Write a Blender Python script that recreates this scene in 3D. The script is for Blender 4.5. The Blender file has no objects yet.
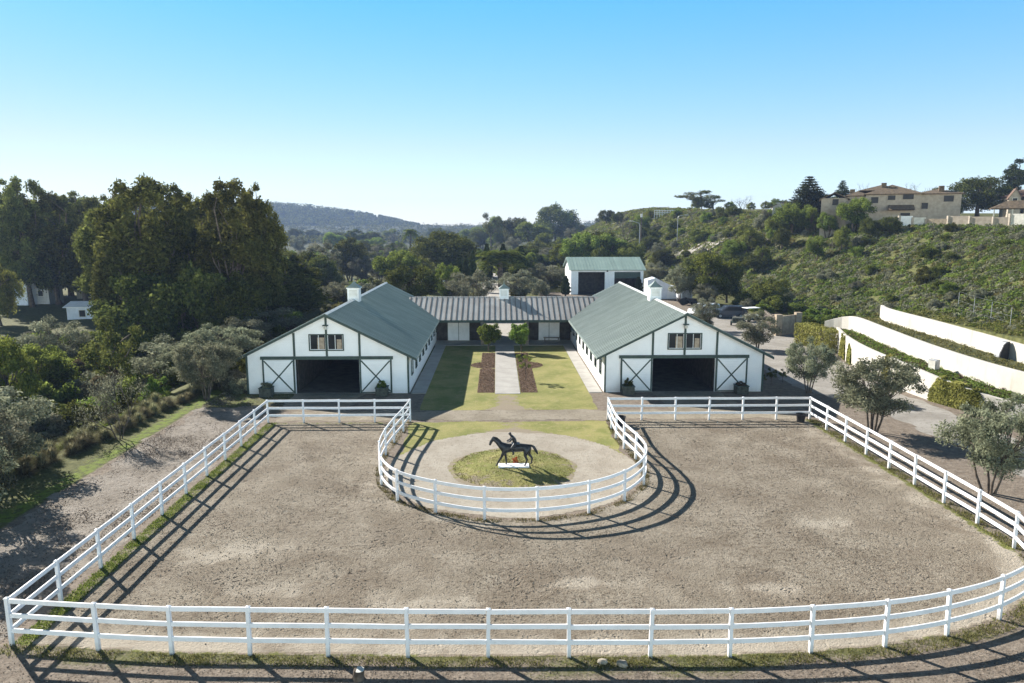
import bpy, math, random
import numpy as np
from mathutils import Vector, Matrix, Euler
R = math.radians
rnd = random.Random(7)
rng = np.random.default_rng(11)
scene = bpy.context.scene
col = scene.collection

# ------------------------------------------------------------------ camera
F = 724.0; PITCH = R(9.14); YAW = R(1.2); CH = 12.826
cp, sp, cy_, sy_ = math.cos(PITCH), math.sin(PITCH), math.cos(YAW), math.sin(YAW)
cam_d = bpy.data.cameras.new('camera'); cam = bpy.data.objects.new('camera', cam_d); col.objects.link(cam)
cam_d.sensor_width = 36; cam_d.lens = F / 1024 * 36; cam_d.clip_end = 6000; cam_d.clip_start = 0.2
cam.location = (0, 0, CH); cam.rotation_euler = (R(90) - PITCH, 0, -YAW)
scene.camera = cam

def at(px, Y, z=0.0):
    k = (px - 512) / F
    return (Y*sy_ + k*Y*cy_*cp + k*(CH-z)*sp) / (cy_ - k*sy_*cp)
def zat(px, Y, py):
    X = at(px, Y); yf = X*sy_ + Y*cy_; v = (341.5 - py) / F
    return CH + yf*(v*cp - sp)/(cp + v*sp)

# ------------------------------------------------------------------ helpers
def S(t):
    t = np.clip(t, 0, 1); return t*t*(3-2*t)
def tag(o, label=None, cat=None, group=None, kind=None):
    if label: o['label'] = label
    if cat: o['category'] = cat
    if group: o['group'] = group
    if kind: o['kind'] = kind
    return o
def empty(name, loc, rz=0, label=None, cat=None, group=None):
    o = bpy.data.objects.new(name, None); col.objects.link(o)
    o.empty_display_size = .2
    o.location = loc; o.rotation_euler = (0, 0, rz)
    return tag(o, label, cat, group)
def copy_tree(o, parent=None):
    c = o.copy(); col.objects.link(c); c.parent = parent
    for ch in list(o.children): copy_tree(ch, c)
    return c

class MB:
    def __init__(s): s.v = []; s.f = []
    def add(s, vs, fs):
        n = len(s.v); s.v += [tuple(p) for p in vs]; s.f += [tuple(i+n for i in f) for f in fs]
        return s
    def box(s, x0, x1, y0, y1, z0, z1):
        vs = [(x,y,z) for z in (z0,z1) for y in (y0,y1) for x in (x0,x1)]
        return s.add(vs, [(0,2,3,1),(4,5,7,6),(0,1,5,4),(2,6,7,3),(0,4,6,2),(1,3,7,5)])
    def bar(s, a, b, w, h, up=(0,0,1)):
        a = Vector(a); b = Vector(b); d = (b-a).normalized(); u = Vector(up)
        r = d.cross(u)
        if r.length < 1e-4: r = d.cross(Vector((0,1,0)))
        r.normalize(); u = r.cross(d).normalized()
        vs = []
        for p in (a, b):
            for i, j in ((-1,-1),(1,-1),(1,1),(-1,1)): vs.append(p + r*(w/2*i) + u*(h/2*j))
        return s.add(vs, [(0,1,2,3),(7,6,5,4),(0,4,5,1),(1,5,6,2),(2,6,7,3),(3,7,4,0)])
    def tube(s, pts, rad, n=6):
        pts = [Vector(p) for p in pts]; vs = []; fs = []
        for i, p in enumerate(pts):
            d = (pts[min(i+1,len(pts)-1)] - pts[max(i-1,0)]).normalized()
            a = d.cross(Vector((.31,.93,.2))).normalized(); b = d.cross(a)
            r = rad[i] if hasattr(rad, '__len__') else rad
            for k in range(n):
                t = 2*math.pi*k/n; vs.append(p + a*(r*math.cos(t)) + b*(r*math.sin(t)))
        for i in range(len(pts)-1):
            for k in range(n):
                fs.append((i*n+k, i*n+(k+1)%n, (i+1)*n+(k+1)%n, (i+1)*n+k))
        fs.append(tuple(range(n-1,-1,-1))); fs.append(tuple((len(pts)-1)*n+k for k in range(n)))
        return s.add(vs, fs)
    def prism(s, poly, axis, a, b):
        # poly: 2D points; axis 'y': (x,z) extruded in y; 'x': (y,z) in x; 'z': (x,y) in z
        def P(p, t):
            return {'y': (p[0], t, p[1]), 'x': (t, p[0], p[1]), 'z': (p[0], p[1], t)}[axis]
        n = len(poly); vs = [P(p, a) for p in poly] + [P(p, b) for p in poly]
        fs = [tuple(range(n)), tuple(range(2*n-1, n-1, -1))]
        for i in range(n): fs.append((i, i+n, (i+1)%n+n, (i+1)%n))
        return s.add(vs, fs)
    def lathe(s, prof, n=12, c=(0,0)):
        vs = []; fs = []; m = len(prof)
        for r, z in prof:
            for k in range(n):
                t = 2*math.pi*k/n; vs.append((c[0]+r*math.cos(t), c[1]+r*math.sin(t), z))
        for i in range(m-1):
            for k in range(n): fs.append((i*n+k, i*n+(k+1)%n, (i+1)*n+(k+1)%n, (i+1)*n+k))
        fs.append(tuple(range(n-1,-1,-1))); fs.append(tuple((m-1)*n+k for k in range(n)))
        return s.add(vs, fs)
    def build(s, name, mat, parent=None, smooth=False, bevel=0):
        me = bpy.data.meshes.new(name); me.from_pydata(s.v, [], s.f); me.validate()
        import bmesh
        bm = bmesh.new(); bm.from_mesh(me); bmesh.ops.recalc_face_normals(bm, faces=bm.faces); bm.to_mesh(me); bm.free()
        me.materials.append(mat)
        if smooth: me.polygons.foreach_set('use_smooth', [True]*len(me.polygons))
        o = bpy.data.objects.new(name, me); col.objects.link(o); o.parent = parent
        if bevel:
            m = o.modifiers.new('bevel', 'BEVEL'); m.width = bevel; m.segments = 2; m.limit_method = 'ANGLE'
        return o

def np_mesh(name, V, Q, mat, attrs=None, smooth=False, domain='POINT'):
    """V (n,3) float, Q (m,4) int quads"""
    me = bpy.data.meshes.new(name)
    me.vertices.add(len(V)); me.vertices.foreach_set('co', np.ascontiguousarray(V, np.float32).ravel())
    m, k = Q.shape
    me.loops.add(m*k); me.loops.foreach_set('vertex_index', np.ascontiguousarray(Q, np.int32).ravel())
    me.polygons.add(m); me.polygons.foreach_set('loop_start', np.arange(0, m*k, k, dtype=np.int32))
    me.polygons.foreach_set('loop_total', np.full(m, k, np.int32))
    if smooth: me.polygons.foreach_set('use_smooth', np.ones(m, bool))
    for n, a in (attrs or {}).items():
        at_ = me.attributes.new(n, 'FLOAT', domain); at_.data.foreach_set('value', np.ascontiguousarray(a, np.float32))
    me.update(calc_edges=True); me.materials.append(mat)
    return me
def link(name, me, parent=None):
    o = bpy.data.objects.new(name, me); col.objects.link(o); o.parent = parent; return o

# ------------------------------------------------------------------ materials
class NT:
    def __init__(s, name):
        s.m = bpy.data.materials.new(name); s.m.use_nodes = True; s.t = s.m.node_tree
        s.t.nodes.clear(); s.out = s.n('ShaderNodeOutputMaterial')
    def n(s, typ, **kw):
        x = s.t.nodes.new(typ)
        for k, v in kw.items(): setattr(x, k, v)
        return x
    def l(s, a, b): s.t.links.new(a, b)
    def val(s, sock, v):
        if hasattr(v, 'is_linked') or isinstance(v, bpy.types.NodeSocket): s.l(v, sock)
        else:
            if hasattr(sock.default_value, '__len__') and not hasattr(v, '__len__'): v = (v,)*len(sock.default_value)
            if hasattr(v, '__len__') and len(v) == 3 and len(sock.default_value) == 4: v = (*v, 1)
            sock.default_value = v
    def math(s, op, a, b=0.0, c=None, clamp=False):
        x = s.n('ShaderNodeMath', operation=op, use_clamp=clamp); s.val(x.inputs[0], a); s.val(x.inputs[1], b)
        if c is not None: s.val(x.inputs[2], c)
        return x.outputs[0]
    def mix(s, f, a, b, blend='MIX'):
        x = s.n('ShaderNodeMix', data_type='RGBA', blend_type=blend); s.val(x.inputs[0], f); s.val(x.inputs[6], a); s.val(x.inputs[7], b)
        return x.outputs[2]
    def noise(s, vec, scale, detail=4, rough=.55, dist=0):
        x = s.n('ShaderNodeTexNoise'); s.l(vec, x.inputs['Vector']); x.inputs['Scale'].default_value = scale
        x.inputs['Detail'].default_value = detail; x.inputs['Roughness'].default_value = rough; x.inputs['Distortion'].default_value = dist
        return x.outputs['Fac']
    def voro(s, vec, scale, feature='F1'):
        x = s.n('ShaderNodeTexVoronoi', feature=feature); s.l(vec, x.inputs['Vector']); x.inputs['Scale'].default_value = scale
        return x.outputs['Distance']
    def ramp(s, f, a, b):      # linear remap a..b -> 0..1
        x = s.n('ShaderNodeMapRange', interpolation_type='SMOOTHSTEP'); s.val(x.inputs[0], f); x.inputs[1].default_value = a; x.inputs[2].default_value = b
        return x.outputs[0]
    def pos(s): return s.n('ShaderNodeNewGeometry').outputs['Position']
    def obj(s): return s.n('ShaderNodeTexCoord').outputs['Object']
    def attr(s, n): return s.n('ShaderNodeAttribute', attribute_name=n).outputs['Fac']
    def bump(s, h, strength=.5, dist=.05):
        x = s.n('ShaderNodeBump'); x.inputs['Strength'].default_value = strength; x.inputs['Distance'].default_value = dist; s.l(h, x.inputs['Height'])
        return x.outputs['Normal']
    def finish(s, color, rough=.8, normal=None, metallic=0, spec=.3):
        b = s.n('ShaderNodeBsdfPrincipled'); s.val(b.inputs['Base Color'], color); s.val(b.inputs['Roughness'], rough)
        b.inputs['Metallic'].default_value = metallic; b.inputs['Specular IOR Level'].default_value = spec
        if normal is not None: s.l(normal, b.inputs['Normal'])
        s.l(b.outputs[0], s.out.inputs[0]); return s.m

def plain(name, c, rough=.7, var=.12, scale=3.0, bump=0.0, bscale=20, metallic=0, spec=.3):
    t = NT(name); p = t.obj(); n = t.noise(p, scale, 5, .6)
    d = tuple(x*(1-var*1.6) for x in c); e = tuple(min(1, x*(1+var)) for x in c)
    cc = t.mix(t.ramp(n, .3, .7), d, e)
    nm = t.bump(t.noise(p, bscale, 3), .4, bump) if bump else None
    return t.finish(cc, rough, nm, metallic, spec)

def leaf_mat(name, c, c2=None, trans=.35, var=.5):
    t = NT(name); ti = t.attr('tint'); oi = t.n('ShaderNodeObjectInfo').outputs['Random']
    c2 = c2 or tuple(x*1.6 for x in c)
    a = t.mix(ti, tuple(x*.62 for x in c), c2)
    f = t.math('MULTIPLY_ADD', oi, var, 1-var/2)
    hs = t.n('ShaderNodeHueSaturation'); t.l(a, hs.inputs['Color']); t.l(f, hs.inputs['Value'])
    t.l(t.math('MULTIPLY_ADD', oi, .04, .48), hs.inputs['Hue'])
    a = hs.outputs[0]
    d = t.n('ShaderNodeBsdfDiffuse'); tr = t.n('ShaderNodeBsdfTranslucent'); t.l(a, d.inputs[0])
    t.l(t.mix(.5, a, (.16,.19,.03)), tr.inputs[0]) if False else t.l(a, tr.inputs[0])
    mx = t.n('ShaderNodeMixShader'); mx.inputs[0].default_value = trans; t.l(d.outputs[0], mx.inputs[1]); t.l(tr.outputs[0], mx.inputs[2])
    t.l(mx.outputs[0], t.out.inputs[0]); return t.m

M = {}
def vinyl():
    t = NT('white_vinyl'); p = t.obj(); z = t.n('ShaderNodeSeparateXYZ'); t.l(p, z.inputs[0]); n = t.noise(p, 2.2, 5, .65); n2 = t.noise(p, 14, 3)
    c = t.mix(t.ramp(n, .35, .75), (.82,.82,.84), (.72,.72,.735)); c = t.mix(t.math('MULTIPLY', t.ramp(n2, .6, .75), .25), c, (.5,.47,.42))
    c = t.mix(t.math('MULTIPLY', t.ramp(z.outputs[2], .4, .02), t.math('MULTIPLY_ADD', n2, .7, .1)), c, (.33,.28,.22))
    return t.finish(c, .5)
M['vinyl'] = vinyl()
M['green_trim'] = plain('dark_green_trim', (.045,.07,.06), .6, .15, 4)
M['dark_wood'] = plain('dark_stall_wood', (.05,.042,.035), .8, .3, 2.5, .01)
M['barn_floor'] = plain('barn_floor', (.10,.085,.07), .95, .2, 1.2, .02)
M['white_paint'] = plain('white_paint', (.80,.80,.80), .5, .05, 2)
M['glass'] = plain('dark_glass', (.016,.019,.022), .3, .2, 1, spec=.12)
M['tan_blind'] = plain('tan_blind', (.38,.30,.22), .8, .2, 3)
M['black'] = plain('black_plastic', (.02,.02,.022), .5, .2, 3)
M['bronze'] = plain('dark_statue_metal', (.035,.037,.040), .42, .35, 5, metallic=.3)
M['planter'] = plain('planter_wood', (.07,.075,.06), .8, .3, 5)
M['metal'] = plain('grey_metal', (.35,.36,.37), .45, .1, 3, metallic=.4)
M['bark'] = plain('bark', (.11,.085,.065), .9, .4, 3, .03)
M['bark_pale'] = plain('pale_bark', (.22,.19,.16), .9, .3, 3, .03)
M['car_white'] = plain('white_car_paint', (.75,.77,.8), .25, .02, 1, spec=.6)
M['car_dark'] = plain('dark_car_paint', (.04,.05,.07), .25, .02, 1, spec=.6)
M['rubber'] = plain('tyre_rubber', (.02,.02,.02), .85, .2, 3)
M['beige_stucco'] = plain('beige_stucco', (.36,.31,.25), .9, .12, 1.5, .01)
def stucco():
    t = NT('cream_stucco'); p = t.obj(); mp = t.n('ShaderNodeMapping'); t.l(p, mp.inputs[0]); mp.inputs[3].default_value = (1.6, 1.6, .22); st = t.noise(mp.outputs[0], 1.5, 6, .65); n = t.noise(p, .7, 5, .6); n2 = t.noise(p, 9, 4)
    c = t.mix(t.ramp(n, .3, .7), (.52,.495,.45), (.46,.435,.385)); c = t.mix(t.math('MULTIPLY', t.ramp(st, .52, .74), .5), c, (.33,.285,.22)); c = t.mix(t.math('MULTIPLY', t.ramp(n2, .6, .72), .2), c, (.28,.24,.18))
    return t.finish(c, .9, t.bump(n2, .3, .01))
M['white_stucco'] = stucco()
M['tile_brown'] = plain('brown_roof_tile', (.125,.092,.058), .85, .3, 2.5, .05, 6)
M['tile_red'] = plain('red_roof_tile', (.135,.085,.06), .85, .3, 2.5, .05, 6)
M['tarp'] = plain('white_tarp', (.66,.70,.78), .6, .08, 1)
M['concrete_block'] = plain('tan_block', (.36,.29,.21), .9, .15, 2, .01)
M['grey_wood'] = plain('weathered_wood', (.2,.17,.14), .9, .3, 4)
M['ivory'] = plain('ivory_paint', (.6,.58,.52), .7, .1, 2)
M['tan_rock'] = plain('tan_rock', (.34,.30,.24), .9, .25, 6)
M['orange'] = plain('orange_petals', (.55,.13,.02), .7, .3, 8)

def siding():
    t = NT('white_lap_siding'); p = t.obj(); z = t.n('ShaderNodeSeparateXYZ'); t.l(p, z.inputs[0])
    fr = t.math('FRACT', t.math('MULTIPLY', z.outputs[2], 1/.2))
    n = t.noise(p, .9, 5, .6); n2 = t.noise(p, 8, 3)
    c = t.mix(t.ramp(n, .35, .75), (.88,.88,.885), (.81,.81,.815))
    c = t.mix(t.math('MULTIPLY', t.ramp(z.outputs[2], .55, .0), t.math('MULTIPLY', n2, .55)), c, (.42,.37,.31))
    return t.finish(c, .55, t.bump(fr, .6, .025))
M['siding'] = siding()

def metal_roof(name, c, c2, axis, pitch):
    t = NT(name); p = t.obj(); x = t.n('ShaderNodeSeparateXYZ'); t.l(p, x.inputs[0])
    n = t.noise(p, .5, 5, .6); n2 = t.noise(p, 6, 3, .6)
    mp = t.n('ShaderNodeMapping'); t.l(p, mp.inputs[0]); mp.inputs[3].default_value = (.25, 4, .25) if axis == 1 else (4, .25, .25)
    st = t.noise(mp.outputs[0], 1.6, 4, .6)
    pn = t.n('ShaderNodeTexWhiteNoise', noise_dimensions='1D'); t.l(t.math('FLOOR', t.math('MULTIPLY', x.outputs[axis], 1/pitch)), pn.inputs['W'])
    cc = t.mix(t.ramp(n, .3, .75), c, c2); cc = t.mix(t.math('MULTIPLY', pn.outputs[0], .5), cc, tuple(v*.7 for v in c)); cc = t.mix(t.math('MULTIPLY', t.ramp(st, .45, .75), .35), cc, tuple(v*.6 for v in c))
    return t.finish(cc, t.math('MULTIPLY_ADD', n2, .25, .4), None, 0, .4)
M['roof_green'] = metal_roof('green_metal_roof', (.185,.23,.212), (.245,.295,.275), 1, .46)
M['roof_green_far'] = metal_roof('green_garage_roof', (.24,.33,.29), (.29,.38,.34), 0, .5)
M['roof_grey'] = metal_roof('pale_grey_metal_roof', (.40,.40,.385), (.27,.26,.245), 0, .6)
M['ridge'] = plain('pale_ridge_cap', (.5,.53,.52), .5, .1, 3)
M['seam'] = plain('brown_roof_seam', (.12,.095,.08), .7, .2, 3)

# ------------------------------------------------------------------ terrain height
def interp(y, a): 
    return np.interp(y, [p[0] for p in a], [p[1] for p in a])
FOOT = [(40,46),(60,46),(85,48),(118,47),(150,41),(200,36),(250,30),(300,26),(400,30),(700,80)]
CREST = [(40,80),(60,76),(110,79),(160,70),(260,68),(350,62),(500,90),(800,150)]
TOP = [(40,12),(80,12.2),(112,12.4),(135,12.7),(150,13.6),(176,15.4),(260,15.6),(420,13),(600,8),(900,2)]
def bumps(x, y, s, seed):
    r = np.random.default_rng(seed); h = 0*x
    for i in range(7):
        a = r.uniform(0, 6.28); k = s*(1.35**i); ph = r.uniform(0, 6.28)
        h = h + np.sin((x*np.cos(a)+y*np.sin(a))*k + ph)/(1.2**i)
    return h/4
def H(x, y):
    x = np.asarray(x, float); y = np.asarray(y, float)
    left = S((-24.3-x)/9.0)
    h = -3.6*left + .5*left*bumps(x, y, .12, 3)
    h = h - 2.0*S((y-150)/120)*S((24-x)/30)*(1-left)
    h = h + 2.2*np.exp(-((y-330)/90)**2)*S((x+20)/70)*S((170-x)/60)*2.2
    foot = interp(y, FOOT); crest = interp(y, CREST); top = interp(y, TOP)
    u = np.clip((x-foot)/(crest-foot), 0, 1); ramp = .55*u + .45*S(u)
    hill = top*ramp + .9*bumps(x, y, .16, 5)*S(u*4)*S((1.0-u)*3)
    T = 3.95*S((x-41.1)/.26)*S((77-y)/3.0)*S((y-20)/5)
    h = h + T + hill*(1-T/15)
    far = S((y-900)/500)
    h = h + far*14 + far*2*bumps(x, y, .01, 8)
    # far ridge on the left
    ridge = np.exp(-((y-1480)/95)**2)
    prof = np.interp(x, [-1300,-700,-560,-433,-380,-320,-250,-198,-150,-106,-60], [26,36,37,36,33,29,20,12,3,0,0])
    h = h + ridge*prof*(1+.05*bumps(x, y, .05, 9))
    return h
def Hs(x, y): return float(H(np.array([x]), np.array([y]))[0])

# ------------------------------------------------------------------ ground sheets
def noise_fields(t):
    p = t.pos(); return p
# terrain material
def terrain_mat():
    t = NT('terrain_soil'); p = t.pos()
    n1 = t.noise(p, .05, 5, .6); n2 = t.noise(p, .35, 6, .65); n3 = t.noise(p, 2.5, 5, .65); n4 = t.noise(p, 9, 4, .7)
    dirt = t.mix(t.ramp(n3, .3, .7), (.155,.125,.098), (.245,.205,.165))
    dirt = t.mix(t.math('MULTIPLY', t.ramp(n4, .5, .62), .45), dirt, (.075,.06,.047))
    grass = t.mix(t.ramp(n3, .3, .7), (.060,.066,.024), (.135,.135,.052))
    grass = t.mix(t.ramp(n2, .55, .75), grass, (.13,.125,.055))
    veg = t.attr('veg')
    f = t.math('ADD', veg, t.math('MULTIPLY', t.math('SUBTRACT', t.math('ADD', t.math('MULTIPLY', n2, .6), t.math('MULTIPLY', n4, .4)), .5), 1.3))
    c = t.mix(t.ramp(f, .38, .62), dirt, grass)
    lush = t.attr('lush')
    c = t.mix(t.ramp(t.math('ADD', lush, t.math('MULTIPLY', t.math('SUBTRACT', n3, .5), .9)), .4, .65), c, t.mix(n4, (.085,.13,.018), (.19,.235,.04)))
    far = t.attr('farveg')
    c = t.mix(far, c, t.mix(t.ramp(n1, .3, .7), (.025,.035,.016), (.06,.065,.03)))
    h = t.math('ADD', t.math('MULTIPLY', n3, .6), t.math('MULTIPLY', n4, .5))
    return t.finish(c, .95, t.bump(h, .8, .12), spec=.1)
M['terrain'] = terrain_mat()

def grid(xs, ys):
    X, Y = np.meshgrid(xs, ys); nx, ny = len(xs), len(ys)
    i = np.arange((ny-1)*(nx-1)); r = i//(nx-1); c = i % (nx-1); a = r*nx + c
    return X.ravel(), Y.ravel(), np.stack([a, a+1, a+nx+1, a+nx], 1)
xs = np.unique(np.concatenate([np.linspace(-2400,-420,34), np.linspace(-420,-60,60), np.arange(-60,-27,1.5), np.arange(-27,-13,.5), np.arange(-13,40,2.5),
     [41.0,41.1,41.18,41.27,41.36,41.5], np.arange(42,120,1.5), np.linspace(120,500,50), np.linspace(500,2400,30)]))
ys = np.unique(np.concatenate([np.linspace(-80,8,12), np.arange(8,62,.75), np.arange(62,180,1.5), np.linspace(180,500,90), np.linspace(500,1300,60), np.linspace(1300,1700,34), [2000,2400]]))
gx, gy, gq = grid(xs, ys); gz = H(gx, gy)
def band(d, w0, w1): return S((w1-np.abs(d))/(w1-w0+1e-6))
# distance to the outer fence line
OUT = [(-15.03,20.95),(-12.2,20.6),(-9.87,20.36),(-7.49,20.26),(-5.12,20.16),(-2.71,20.06),(-.3,20.0),(2.13,19.95),(4.57,19.9),(6.97,19.88),(9.49,20.02),(11.91,20.3),(14.19,20.85),(16.5,21.75),(18.6,23.1),(20.0,24.9),(20.75,27.0)]
RIGHT = [(20.75,27.0),(20.85,29.4),(20.85,31.8),(20.85,34.2),(20.85,36.6),(20.85,39.0),(20.85,41.5),(20.85,44.0),(20.85,46.5)]
LEFT = [(-15.03, 20.95+ (46.4-20.95)*i/10) for i in range(11)]
BACKL = [(-15.03+ (9.3)*i/4, 46.4) for i in range(5)]
BACKR = [(7.35+ 13.5*i/6, 46.6-.1*i/6) for i in range(7)]
ROUND = [(-5.73,46.4),(-5.9,44.1),(-6.15,41.8),(-6.3,39.5),(-6.25,37.1),(-5.8,34.7),(-4.71,32.54),(-2.8,31.1),(-.57,30.2),(1.75,30.15),(4.1,30.9),(5.96,32.3),(7.3,34.4),(7.75,36.4),(7.65,38.4),(7.35,40.4),(7.2,42.4),(7.25,44.5),(7.35,46.6)]
def dist_poly(x, y, P):
    d = np.full(np.shape(x), 1e9)
    for (ax, ay), (bx, by) in zip(P[:-1], P[1:]):
        vx, vy = bx-ax, by-ay; L = vx*vx+vy*vy
        t = np.clip(((x-ax)*vx+(y-ay)*vy)/L, 0, 1)
        d = np.minimum(d, np.hypot(x-ax-t*vx, y-ay-t*vy))
    return d
def inside(x, y, P):
    c = np.zeros(np.shape(x), bool); n = len(P)
    for i in range(n):
        (ax, ay), (bx, by) = P[i], P[(i+1) % n]
        if ay == by: continue
        k = ((ay > y) != (by > y)) & (x < (bx-ax)*(y-ay)/(by-ay)+ax)
        c ^= k
    return c
dO = dist_poly(gx, gy, OUT)
veg = .30 + 0*gx
veg = np.where((gy < 20.9) & (dO < .75), .56, veg)
veg = np.where((gy < 20.5) & (dO >= .75), .24, veg)
veg = np.where((gx < -21.2), .75, veg); veg = np.where((gx > -21.2) & (gx < -15.3), np.where(gy > 50, .62, .2), veg)
veg = np.where(gx > 41.3, .8, veg); veg = np.where((gy > 62) & (gx < 8) , .7, veg); veg = np.where((gy > 105) , .75, veg)
veg = np.where((gy > 86) & (gy < 100) & (gx > -8) & (gx < 10), .0, veg)
veg = np.where((gx > 8) & (gx < 33) & (gy > 46) & (gy < 140), .12, veg)
lush = band(gx+21.9, .3, 1.3)*(gy > 30)*(gy < 58)*.55
lush = np.maximum(lush, band(gx+27.8, 1.6, 3.4)*(gy > 36)*(gy < 49)*.8); lush = np.maximum(lush, band(gx+19.5, 1.6, 2.6)*band(gy-53, 2, 3.5)*.45)
lush = np.maximum(lush, np.exp(-((gx-at(310,118))/9)**2-((gy-118)/6)**2)*.6)
lush = np.maximum(lush, S((gx-43)/4)*(gy < 140)*.36)
farveg = S((gy-320)/200)
ground_me = np_mesh('ground', np.stack([gx, gy, gz], 1), gq, M['terrain'], dict(veg=veg, lush=lush, farveg=farveg), smooth=True)
tag(link('ground', ground_me), kind='structure')

def sheet(name, sdf, bbox, res, z, mat, attrs=None, zf=None):
    xs = np.arange(bbox[0], bbox[1]+res, res); ys = np.arange(bbox[2], bbox[3]+res, res)
    X, Y, Q = grid(xs, ys); d = sdf(X, Y)
    e = res*.05
    gxd = (sdf(X+e, Y)-d)/e; gyd = (sdf(X, Y+e)-d)/e
    mv = (d > 0)
    X2 = np.where(mv, X-gxd*d, X); Y2 = np.where(mv, Y-gyd*d, Y)
    keep = (d[Q] < res*.72).all(1) & (d[Q] < 0).any(1)
    Q = Q[keep]; used = np.unique(Q); mp = np.zeros(len(X), int); mp[used] = np.arange(len(used)); Q = mp[Q]
    x, y = X2[used], Y2[used]; zz = np.full(len(x), z) if zf is None else z + zf(x, y)
    at_ = {k: f(x, y) for k, f in (attrs or {}).items()}
    o = link(name, np_mesh(name, np.stack([x, y, zz], 1), Q, mat, at_, smooth=True)); tag(o, kind='structure'); return o
def wob(x, y, a=.12, k=1.3): return a*(np.sin(x*k*1.1+y*.7)+np.sin(y*k*1.7-x*.9+1)+.6*np.sin(x*k*3.1+2*y))/2
def rect(x0, x1, y0, y1):
    cx, cy, hx, hy = (x0+x1)/2, (y0+y1)/2, (x1-x0)/2, (y1-y0)/2
    def f(x, y):
        dx = np.abs(x-cx)-hx; dy = np.abs(y-cy)-hy
        return np.hypot(np.maximum(dx, 0), np.maximum(dy, 0)) + np.minimum(np.maximum(dx, dy), 0)
    return f
def poly_sdf(P):
    C = list(P)+[P[0]]
    return lambda x, y: np.where(inside(x, y, P), -1, 1)*dist_poly(x, y, C)
ARENA = OUT + RIGHT[1:] + [BACKR[0]] + list(reversed(ROUND))[1:] + [LEFT[-1]]
def arena_mat():
    t = NT('arena_sand'); p = t.pos()
    nL = t.noise(p, .12, 4, .55, .4); nM = t.noise(p, .7, 5, .6, .3); nS = t.noise(p, 4.2, 5, .72); nF = t.noise(p, 15, 4, .7)
    wv = t.n('ShaderNodeVectorMath', operation='ADD'); wn = t.n('ShaderNodeTexNoise'); t.l(p, wn.inputs['Vector']); wn.inputs['Scale'].default_value = 1.4; wn.inputs['Detail'].default_value = 3
    t.l(p, wv.inputs[0]); t.l(wn.outputs['Color'], wv.inputs[1])
    v = t.voro(wv.outputs[0], 3.4); nK = t.noise(p, .33, 4, .6, .5)
    c = t.mix(t.ramp(nM, .3, .7), (.25,.215,.166), (.335,.294,.234))
    churn = t.ramp(nL, .40, .60)
    pits = t.math('MULTIPLY', t.ramp(v, .36, .08), t.math('MULTIPLY', t.ramp(nK, .40, .62), t.ramp(nM, .40, .60)))
    c = t.mix(t.math('MULTIPLY', t.ramp(nK, .40, .66), .45), c, (.16,.124,.090))
    c = t.mix(t.math('MULTIPLY', t.ramp(nS, .47, .64), t.math('MULTIPLY_ADD', churn, .45, .2)), c, (.11,.082,.058))
    c = t.mix(t.math('MULTIPLY', pits, .7), c, (.085,.067,.05))
    c = t.mix(t.math('MULTIPLY', t.ramp(nF, .53, .64), .6), c, (.095,.076,.058))
    pm = t.ramp(t.math('ADD', t.attr('pale'), t.math('MULTIPLY', t.math('SUBTRACT', t.math('ADD', t.math('MULTIPLY', nM, .6), t.math('MULTIPLY', nS, .4)), .5), 3.2)), .35, .95)
    c = t.mix(t.math('MULTIPLY', pm, .72), c, (.40,.355,.29))
    e = t.math('ADD', t.attr('edge'), t.math('MULTIPLY', t.math('SUBTRACT', t.noise(p, 1.6, 5, .7), .5), 1.3))
    g = t.mix(t.ramp(nF, .35, .65), (.09,.105,.028), (.21,.21,.065))
    c = t.mix(t.ramp(e, .42, .62), c, g)
    h = t.math('ADD', t.math('MULTIPLY', nS, .5), t.math('MULTIPLY', nF, .5))
    h = t.math('SUBTRACT', h, t.math('MULTIPLY', pits, .6))
    sm = t.math('SUBTRACT', 1, t.math('MULTIPLY', t.attr('pale'), .4))
    return t.finish(c, .95, t.bump(t.math('MULTIPLY', h, sm), 1.0, .2), spec=.08)
M['sand'] = arena_mat()
_pale = [(-10.5,27.3,2.6,1.3),(14.5,29.5,1.6,1.0),(-2.5,23.2,2.6,.8),(3,24.5,2.2,.7),(-8,24,3,.7),(9.5,24,2,.6)]
def pale(x, y):
    r = 0*x
    for a, b, c, d in _pale: r = np.maximum(r, .85*np.exp(-((x-a)/c)**2-((y-b)/d)**2))
    r = np.maximum(r, .9*S((2.0-dist_poly(x, y, OUT))/1.6)*(dist_poly(x, y, OUT) > .1))
    r = np.maximum(r, .55*S((1.6-dist_poly(x, y, ROUND))/1.2)); r = np.maximum(r, .55*S((2.4-dist_poly(x, y, RIGHT))/1.4))
    return r
def edge(x, y):
    r = .62*S((1.25-np.abs(x+15.03))/.9); r = np.maximum(r, .62*S((.75-dist_poly(x, y, RIGHT))/.5))
    r = np.maximum(r, .5*S((.7-dist_poly(x, y, [LEFT[-1], BACKL[-1]]))/.5)); return np.maximum(r, .5*S((.35-dist_poly(x, y, OUT))/.3))
arena_s = poly_sdf(ARENA)
sheet('arena_sand', lambda x, y: arena_s(x, y), (-15.4,21.4,19.4,47.2), .2, .006, M['sand'], dict(pale=pale, edge=edge))

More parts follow.
